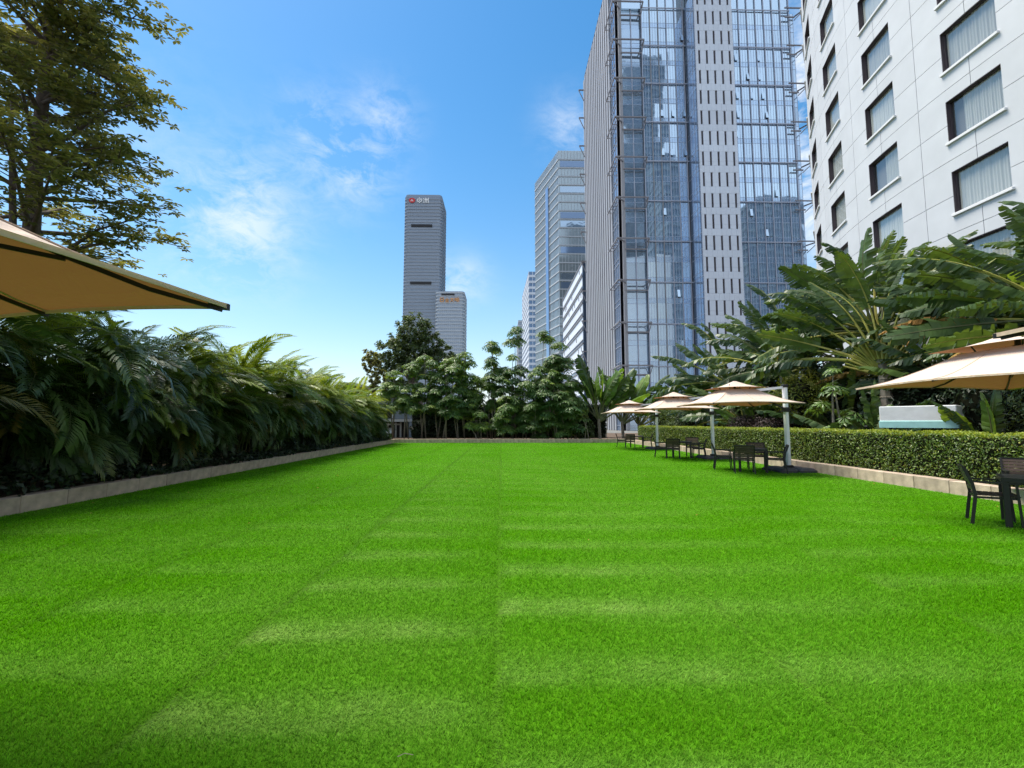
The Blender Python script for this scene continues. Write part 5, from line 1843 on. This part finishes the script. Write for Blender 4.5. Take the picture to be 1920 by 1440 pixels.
def make_parasol():
    root = thing('cantilever_parasol', 'x', 'parasol', (0, 0, 0), 0, 'beige cantilever parasols')
    CX, HF = -1.65, 1.38
    b_ = MB()
    for ix in (-1, 1):
        for iy in (-1, 1):
            a, c_ = (0.02, 0.58) if ix > 0 else (-0.58, -0.02)
            d, e = (0.02, 0.58) if iy > 0 else (-0.58, -0.02)
            b_.cbox(a, c_, d, e, 0.0, 0.13, 0.07)
    b_.build('base', M['dark_base'], root)
    MB().cbox(-0.11, 0.11, -0.11, 0.11, 0.125, 0.20, 0.02).build('pole_foot', M['dark_metal'], root)
    MB().cbox(-0.055, 0.055, -0.075, 0.075, 0.18, 2.72, 0.018).build('pole', M['white_pole'], root)
    MB().cbox(-0.08, 0.075, -0.085, 0.085, 2.70, 2.80, 0.015).build('pole_cap', M['dark_metal'], root)
    ck = MB().cbox(-0.10, 0.09, -0.10, 0.10, 1.90, 2.06, 0.03).build('crank_box', M['dark_metal'], root)
    MB().tube([(0.09, 0, 1.98), (0.16, 0, 1.97), (0.17, 0, 1.86), (0.24, 0, 1.85)], 0.013, 5).build('crank_handle', M['dark_metal'], ck)
    MB().bar((0, 0, 2.71), (CX + 0.35, 0, 2.57), 0.06, 0.08).build('arm', M['white_pole'], root)
    MB().bar((0.0, 0, 1.98), (-0.75, 0, 2.36), 0.035, 0.045).build('brace', M['dark_metal'], root)
    rg_ = canopy_rings(HF, 2.14, 2.62, 0.42)
    n = len(rg_[0])
    cv = MB()
    cv.v = [(p.x + CX, p.y, p.z) for row in rg_ for p in row]
    for r_ in range(len(rg_) - 1):
        for i in range(n):
            j = (i + 1) % n
            cv.f.append((r_ * n + i, r_ * n + j, (r_ + 1) * n + j, (r_ + 1) * n + i))
            cv.m.append(0)
    cn = cv.build('canopy', M['canopy'], root)
    hm = MB()
    for i in range(n):
        j = (i + 1) % n
        a, c_ = rg_[0][i] + Vector((CX, 0, 0.003)), rg_[0][j] + Vector((CX, 0, 0.003))
        o = Vector((0, 0, -0.024))
        oa = Vector((a.x - CX, a.y, 0)).normalized() * 0.006
        oc = Vector((c_.x - CX, c_.y, 0)).normalized() * 0.006
        hm.add([a + oa, c_ + oc, c_ + oc + o, a + oa + o, a, c_, c_ + o, a + o], [(3, 2, 1, 0), (4, 5, 6, 7), (7, 6, 2, 3)])
    hm.build('hem', M['hem'], cn)
    # seams where the cloth panels meet
    for k in range(8):
        sm_ = MB()
        for r_ in range(len(rg_) - 1):
            i_ = (k * n // 8) % n
            a, c_ = rg_[r_][i_] + Vector((CX, 0, 0.003)), rg_[r_ + 1][i_] + Vector((CX, 0, 0.003))
            sm_.bar(a, c_, 0.022, 0.006)
        sm_.build('seam', M['hem'], cn)
    vt = canopy_rings(0.70, 2.655, 2.90, 0.03, rings=3, sag=0.02)
    n = len(vt[0])
    vv = MB()
    vv.v = [(p.x + CX, p.y, p.z) for row in vt for p in row]
    for r_ in range(3):
        for i in range(n):
            j = (i + 1) % n
            vv.f.append((r_ * n + i, r_ * n + j, (r_ + 1) * n + j, (r_ + 1) * n + i))
            vv.m.append(0)
    vv.build('vent_canopy', M['canopy'], root)
    MB().tube([(CX, 0, 2.36), (CX, 0, 2.93)], [0.045, 0.03], 8).build('hub', M['dark_metal'], root)
    for k in range(8):
        a = math.pi / 4 * k
        mx = max(abs(math.cos(a)), abs(math.sin(a)))
        e = Vector((math.cos(a) / mx * HF * 0.985, math.sin(a) / mx * HF * 0.985, 0))
        zt = 2.14 if k % 2 else 2.18
        h0 = Vector((math.cos(a) / mx * 0.40, math.sin(a) / mx * 0.40, 2.585))
        rb = MB()
        rb.bar((CX + h0.x * 0.1, h0.y * 0.1, 2.66), (CX + h0.x, h0.y, 2.575), 0.018, 0.028)
        chain = []
        for t_ in (1.0, 0.75, 0.5, 0.25, 0.0):
            hf = HF * 0.985 + (0.42 - HF * 0.985) * t_
            zz = 2.14 + 0.48 * t_ ** 1.22 - 0.03 * math.sin(math.pi * t_) + (0 if k % 2 else 0.042 * (1 - t_)) - 0.03
            chain.append(Vector((CX + math.cos(a) / mx * hf, math.sin(a) / mx * hf, zz)))
        for q in range(4):
            rb.bar(chain[q], chain[q + 1], 0.014, 0.022)
        m1 = chain[2]
        ro = rb.build('rib', M['dark_metal'], root)
        MB().bar((CX + math.cos(a) * 0.05, math.sin(a) * 0.05, 2.38), m1 + Vector((0, 0, -0.012)), 0.014, 0.02).build('strut', M['dark_metal'], ro)
        if k % 2:
            q = Vector((CX + e.x, e.y, zt - 0.012))
            MB().bar(q - e.normalized() * 0.07, q + e.normalized() * 0.035, 0.03, 0.03).build('rib_tip', M['dark_metal'], ro)
    for sx in (-1, 1):
        for sy in (-1, 1):
            MB().bar((CX + sx * 0.3, sy * 0.3, 2.60), (CX + sx * 0.36, sy * 0.36, 2.77), 0.02).build('vent_prop', M['dark_metal'], root)
    return root


par = make_parasol()
index_kids(par)
par_spots = [((9.25, 14.55, 0.004), 0.0, 'beige parasol nearest of the three complete ones along the right hedge'),
             ((9.25, 19.75, 0.004), R(-2), 'beige parasol in the middle of the three along the right hedge'),
             ((9.3, 27.0, 0.004), R(2), 'beige parasol farthest away along the right hedge'),
             ((9.25, 6.45, 0.004), R(1), 'big beige parasol cut off by the right edge beside the hedge'),
             ((6.35, 1.56, 0.004), 0.0, 'beige parasol of which only a tip shows at the right edge'),
             ((-4.84, 2.03, 0.004), R(165), 'large near parasol seen from below at the left edge')]
for i, (lc, rz, lab) in enumerate(par_spots):
    o = par if i == 0 else copy_tree(par)
    o.location = lc
    o.rotation_euler = (0, 0, rz)
    o['label'] = lab
    if i == 5:
        o.scale = (1, 1, 1.035)


# ================================================================== CHAIRS AND TABLES
def make_chair():
    """dark metal armchair with brown slats; faces local +Y"""
    root = thing('slatted_armchair', 'x', 'chair', (0, 0, 0), 0, 'dark slatted armchairs on the lawn')
    W = 0.27
    for sx in (-1, 1):
        x = sx * W
        MB().bar((x, 0.25, 0), (x, 0.22, 0.63), 0.028, 0.042, up=(1, 0, 0)).build('front_leg', M['dark_metal'], root)
        b_ = MB()
        b_.bar((x, -0.28, 0), (x, -0.22, 0.44), 0.042, 0.028, up=(1, 0, 0))
        b_.bar((x, -0.22, 0.44), (x, -0.245, 0.62), 0.042, 0.028, up=(1, 0, 0))
        b_.bar((x, -0.245, 0.62), (x, -0.33, 0.86), 0.042, 0.028, up=(1, 0, 0))
        b_.build('rear_leg', M['dark_metal'], root)
        MB().bar((x, -0.25, 0.645), (x, 0.26, 0.645), 0.045, 0.022).build('armrest', M['dark_metal'], root)
    f = MB()
    f.bar((-W, 0.22, 0.42), (W, 0.22, 0.42), 0.025, 0.035)
    f.bar((-W, -0.215, 0.41), (W, -0.215, 0.41), 0.025, 0.035)
    f.bar((-W + 0.02, 0.22, 0.42), (-W + 0.02, -0.215, 0.41), 0.025, 0.03)
    f.bar((W - 0.02, 0.22, 0.42), (W - 0.02, -0.215, 0.41), 0.025, 0.03)
    f.build('seat_frame', M['dark_metal'], root)
    ss = MB().cbox(-W + 0.015, W - 0.015, -0.031, 0.031, 0, 0.016, 0.004).mesh('seat_slat', M['slat'])
    for i in range(7):
        link('seat_slat', ss, root, (0, -0.185 + i * 0.069, 0.44))
    bs = MB().cbox(-W + 0.012, W - 0.012, -0.008, 0.008, -0.026, 0.026, 0.003).mesh('back_slat', M['slat'])
    for i in range(6):
        t_ = i / 5
        z = 0.53 + 0.29 * t_
        y = -0.236 - 0.083 * t_ if z > 0.62 else -0.238
        link('back_slat', bs, root, (0, y, z), (R(19 if z > 0.6 else 8), 0, 0))
    MB().bar((-W, -0.33, 0.858), (W, -0.33, 0.858), 0.028, 0.03).build('top_rail', M['dark_metal'], root)
    return root


def make_table():
    root = thing('square_table', 'x', 'table', (0, 0, 0), 0, 'dark square tables on the lawn')
    h_ = 0.42
    for sx in (-1, 1):
        for sy in (-1, 1):
            MB().cbox(sx * 0.37 - 0.038, sx * 0.37 + 0.038, sy * 0.37 - 0.038, sy * 0.37 + 0.038, 0, 0.68, 0.006).build('leg', M['dark_metal'], root)
    f = MB()
    f.box(-h_, h_, -h_, -h_ + 0.05, 0.665, 0.725)
    f.box(-h_, h_, h_ - 0.05, h_, 0.665, 0.725)
    f.box(-h_, -h_ + 0.05, -h_ + 0.05, h_ - 0.05, 0.665, 0.725)
    f.box(h_ - 0.05, h_, -h_ + 0.05, h_ - 0.05, 0.665, 0.725)
    f.build('apron', M['dark_metal'], root)
    sm_ = MB().cbox(-h_ + 0.052, h_ - 0.052, -0.049, 0.049, 0, 0.02, 0.004).mesh('top_slat', M['table'])
    for i in range(7):
        link('top_slat', sm_, root, (0, -0.318 + i * 0.106, 0.707))
    return root


chair0, table0 = make_chair(), make_table()
index_kids(chair0)
index_kids(table0)
uc, ut = [0], [0]


def chair(px_, py_, deg, lab):
    p = at_z(px_, py_)
    o = chair0 if not uc[0] else copy_tree(chair0)
    uc[0] = 1
    o.location = (p.x, p.y, 0.006)
    o.rotation_euler = (0, 0, R(deg))
    o['label'] = lab


def table(px_, py_, deg, lab):
    p = at_z(px_, py_)
    o = table0 if not ut[0] else copy_tree(table0)
    ut[0] = 1
    o.location = (p.x, p.y, 0.006)
    o.rotation_euler = (0, 0, R(deg))
    o['label'] = lab


NP = 'nearest complete parasol'
table(1412, 883.6, -28, 'dark square table under the %s' % NP)
chair(1356, 880, -112, 'lone armchair turned sideways left of the table under the %s' % NP)
chair(1396, 887.2, -24, 'armchair with its brown back to the viewer under the %s' % NP)
chair(1420, 879, 156, 'armchair facing the viewer behind the table under the %s' % NP)
chair(1456, 887.0, 62, 'armchair right of the table under the %s' % NP)
MP = 'middle parasol'
table(1279, 858.2, -22, 'dark square table under the %s' % MP)
chair(1240, 857.3, -108, 'armchair left of the table under the %s' % MP)
chair(1262, 860.0, -18, 'armchair with its back to the viewer under the %s' % MP)
chair(1299, 856, 160, 'armchair facing the viewer behind the table under the %s' % MP)
chair(1311, 859.6, 62, 'armchair right of the table under the %s' % MP)
FP = 'farthest parasol'
table(1194, 839.2, -16, 'dark square table under the %s' % FP)
chair(1165, 838.6, -105, 'armchair left of the table under the %s' % FP)
chair(1182, 840.8, -15, 'armchair with its back to the viewer under the %s' % FP)
chair(1214, 839.6, 75, 'armchair right of the table under the %s' % FP)
table(1957, 989, -45, 'dark square table cut off by the right edge of the picture')
chair(1866, 982, -130, 'armchair seen from its side at the right edge before the hedge')
chair(1930, 950, 140, 'armchair half hidden behind the table at the right edge')


# ================================================================== SMALL THINGS
def covered_box(label, x, y, rz, w_, d_, z0, z1, wedge=0.0):
    root = thing('covered_box', label, 'covered box', (x, y, 0.22), rz, 'white covered boxes behind the hedge')
    for sx in (-1, 1):
        for sy in (-1, 1):
            MB().bar((sx * (w_ / 2 - 0.1), sy * (d_ / 2 - 0.1), 0), (sx * (w_ / 2 - 0.1), sy * (d_ / 2 - 0.1), z0), 0.07).build('leg', M['dark_metal'], root)
    MB().cbox(-w_ / 2, w_ / 2, -d_ / 2, d_ / 2, z0 - 0.22, z0, 0.02).build('skirt', M['cover_teal'], root)
    c_ = MB().cbox(-w_ / 2 + 0.02, w_ / 2 - 0.04, -d_ / 2 + 0.02, d_ / 2 - 0.02, z0 + 0.001, z1, 0.02)
    if wedge:
        c_.v = [(a, b_, q if (q < z0 + 0.1 or a < 0) else z0 + 0.12) for a, b_, q in c_.v]
    c_.build('cover', M['cover_white'], root)
    return root


covered_box('long white covered box with turquoise skirt behind the near hedge', 12.95, 13.75, R(-54), 1.85, 0.9, 1.40, 1.85)
covered_box('small grey covered box with turquoise skirt beside the middle parasol pole', 13.1, 27.4, R(-25), 1.1, 0.9, 1.42, 1.86)
covered_box('small white wedge-shaped cover beside the grey covered box', 13.0, 29.2, R(-25), 0.8, 0.7, 1.46, 1.86, 0.5)
bn = thing('stone_bench', 'long low stone bench in front of the far trees', 'bench', at_z(1090, 823) + Vector((0, 1.6, 0.2)), R(2))
MB().cbox(-1.7, 1.7, -0.25, 0.25, 0.50, 0.60, 0.02).build('seat', M['concrete'], bn)
for x in (-1.35, -0.75, 1.3):
    MB().cbox(x - 0.25, x + 0.25, -0.2, 0.2, -0.02, 0.5, 0.02).build('support', M['concrete'], bn)
for i, (px_, hh, ln) in enumerate(((1097, 1.5, 0.1), (1104, 1.4, -0.35), (1136, 2.2, 0.25))):
    p = at_y(px_, 800, 36.8)
    st_ = MB().tube([(0, 0, 0), (ln * 0.4, 0, hh * 0.6), (ln, 0, hh)], [0.035, 0.03, 0.02], 6).build('garden_stake', M['bark_pale'])
    st_.location = (p.x, 36.8, 0.18)
    tag(st_, ['straight thin stake standing before the far bench', 'leaning thin stake beside the straight one', 'bare forked young stem left of the far parasol'][i], 'stake', 'stakes at the far end')
# a few dry leaves blown onto the turf, most of them near the kerbs
nl_ = 46
fx = np.concatenate([rng.uniform(-8.2, -6.8, 18), rng.uniform(8.6, 9.8, 12), rng.uniform(-6, 7, 16)])
fy = rng.uniform(3.5, 20, nl_)
V, T = leaf_cloud(np.stack([fx, fy, np.full(nl_, 0.036)], 1), np.tile([0, 0, 3.0], (nl_, 1)), 0.055, 0.028, 0.6)
fl_ = link('fallen_leaves', np_mesh('fallen_leaves', V, T, M['paddle_dry']))
tag(fl_, 'few small dry leaves scattered over the lawn', 'leaves', kind='stuff')
# dry twig on the turf in front
MB().tube([(0, 0, 0), (0.03, 0.012, 0.006), (0.07, 0.01, 0.0)], 0.0016, 5).build('dry_twig', M['bark_pale'])
tw = bpy.data.objects['dry_twig']
tw.location = at_z(745, 1432) + Vector((0, 0, 0.03))
tag(tw, 'tiny dry twig lying on the turf at the bottom edge', 'twig')
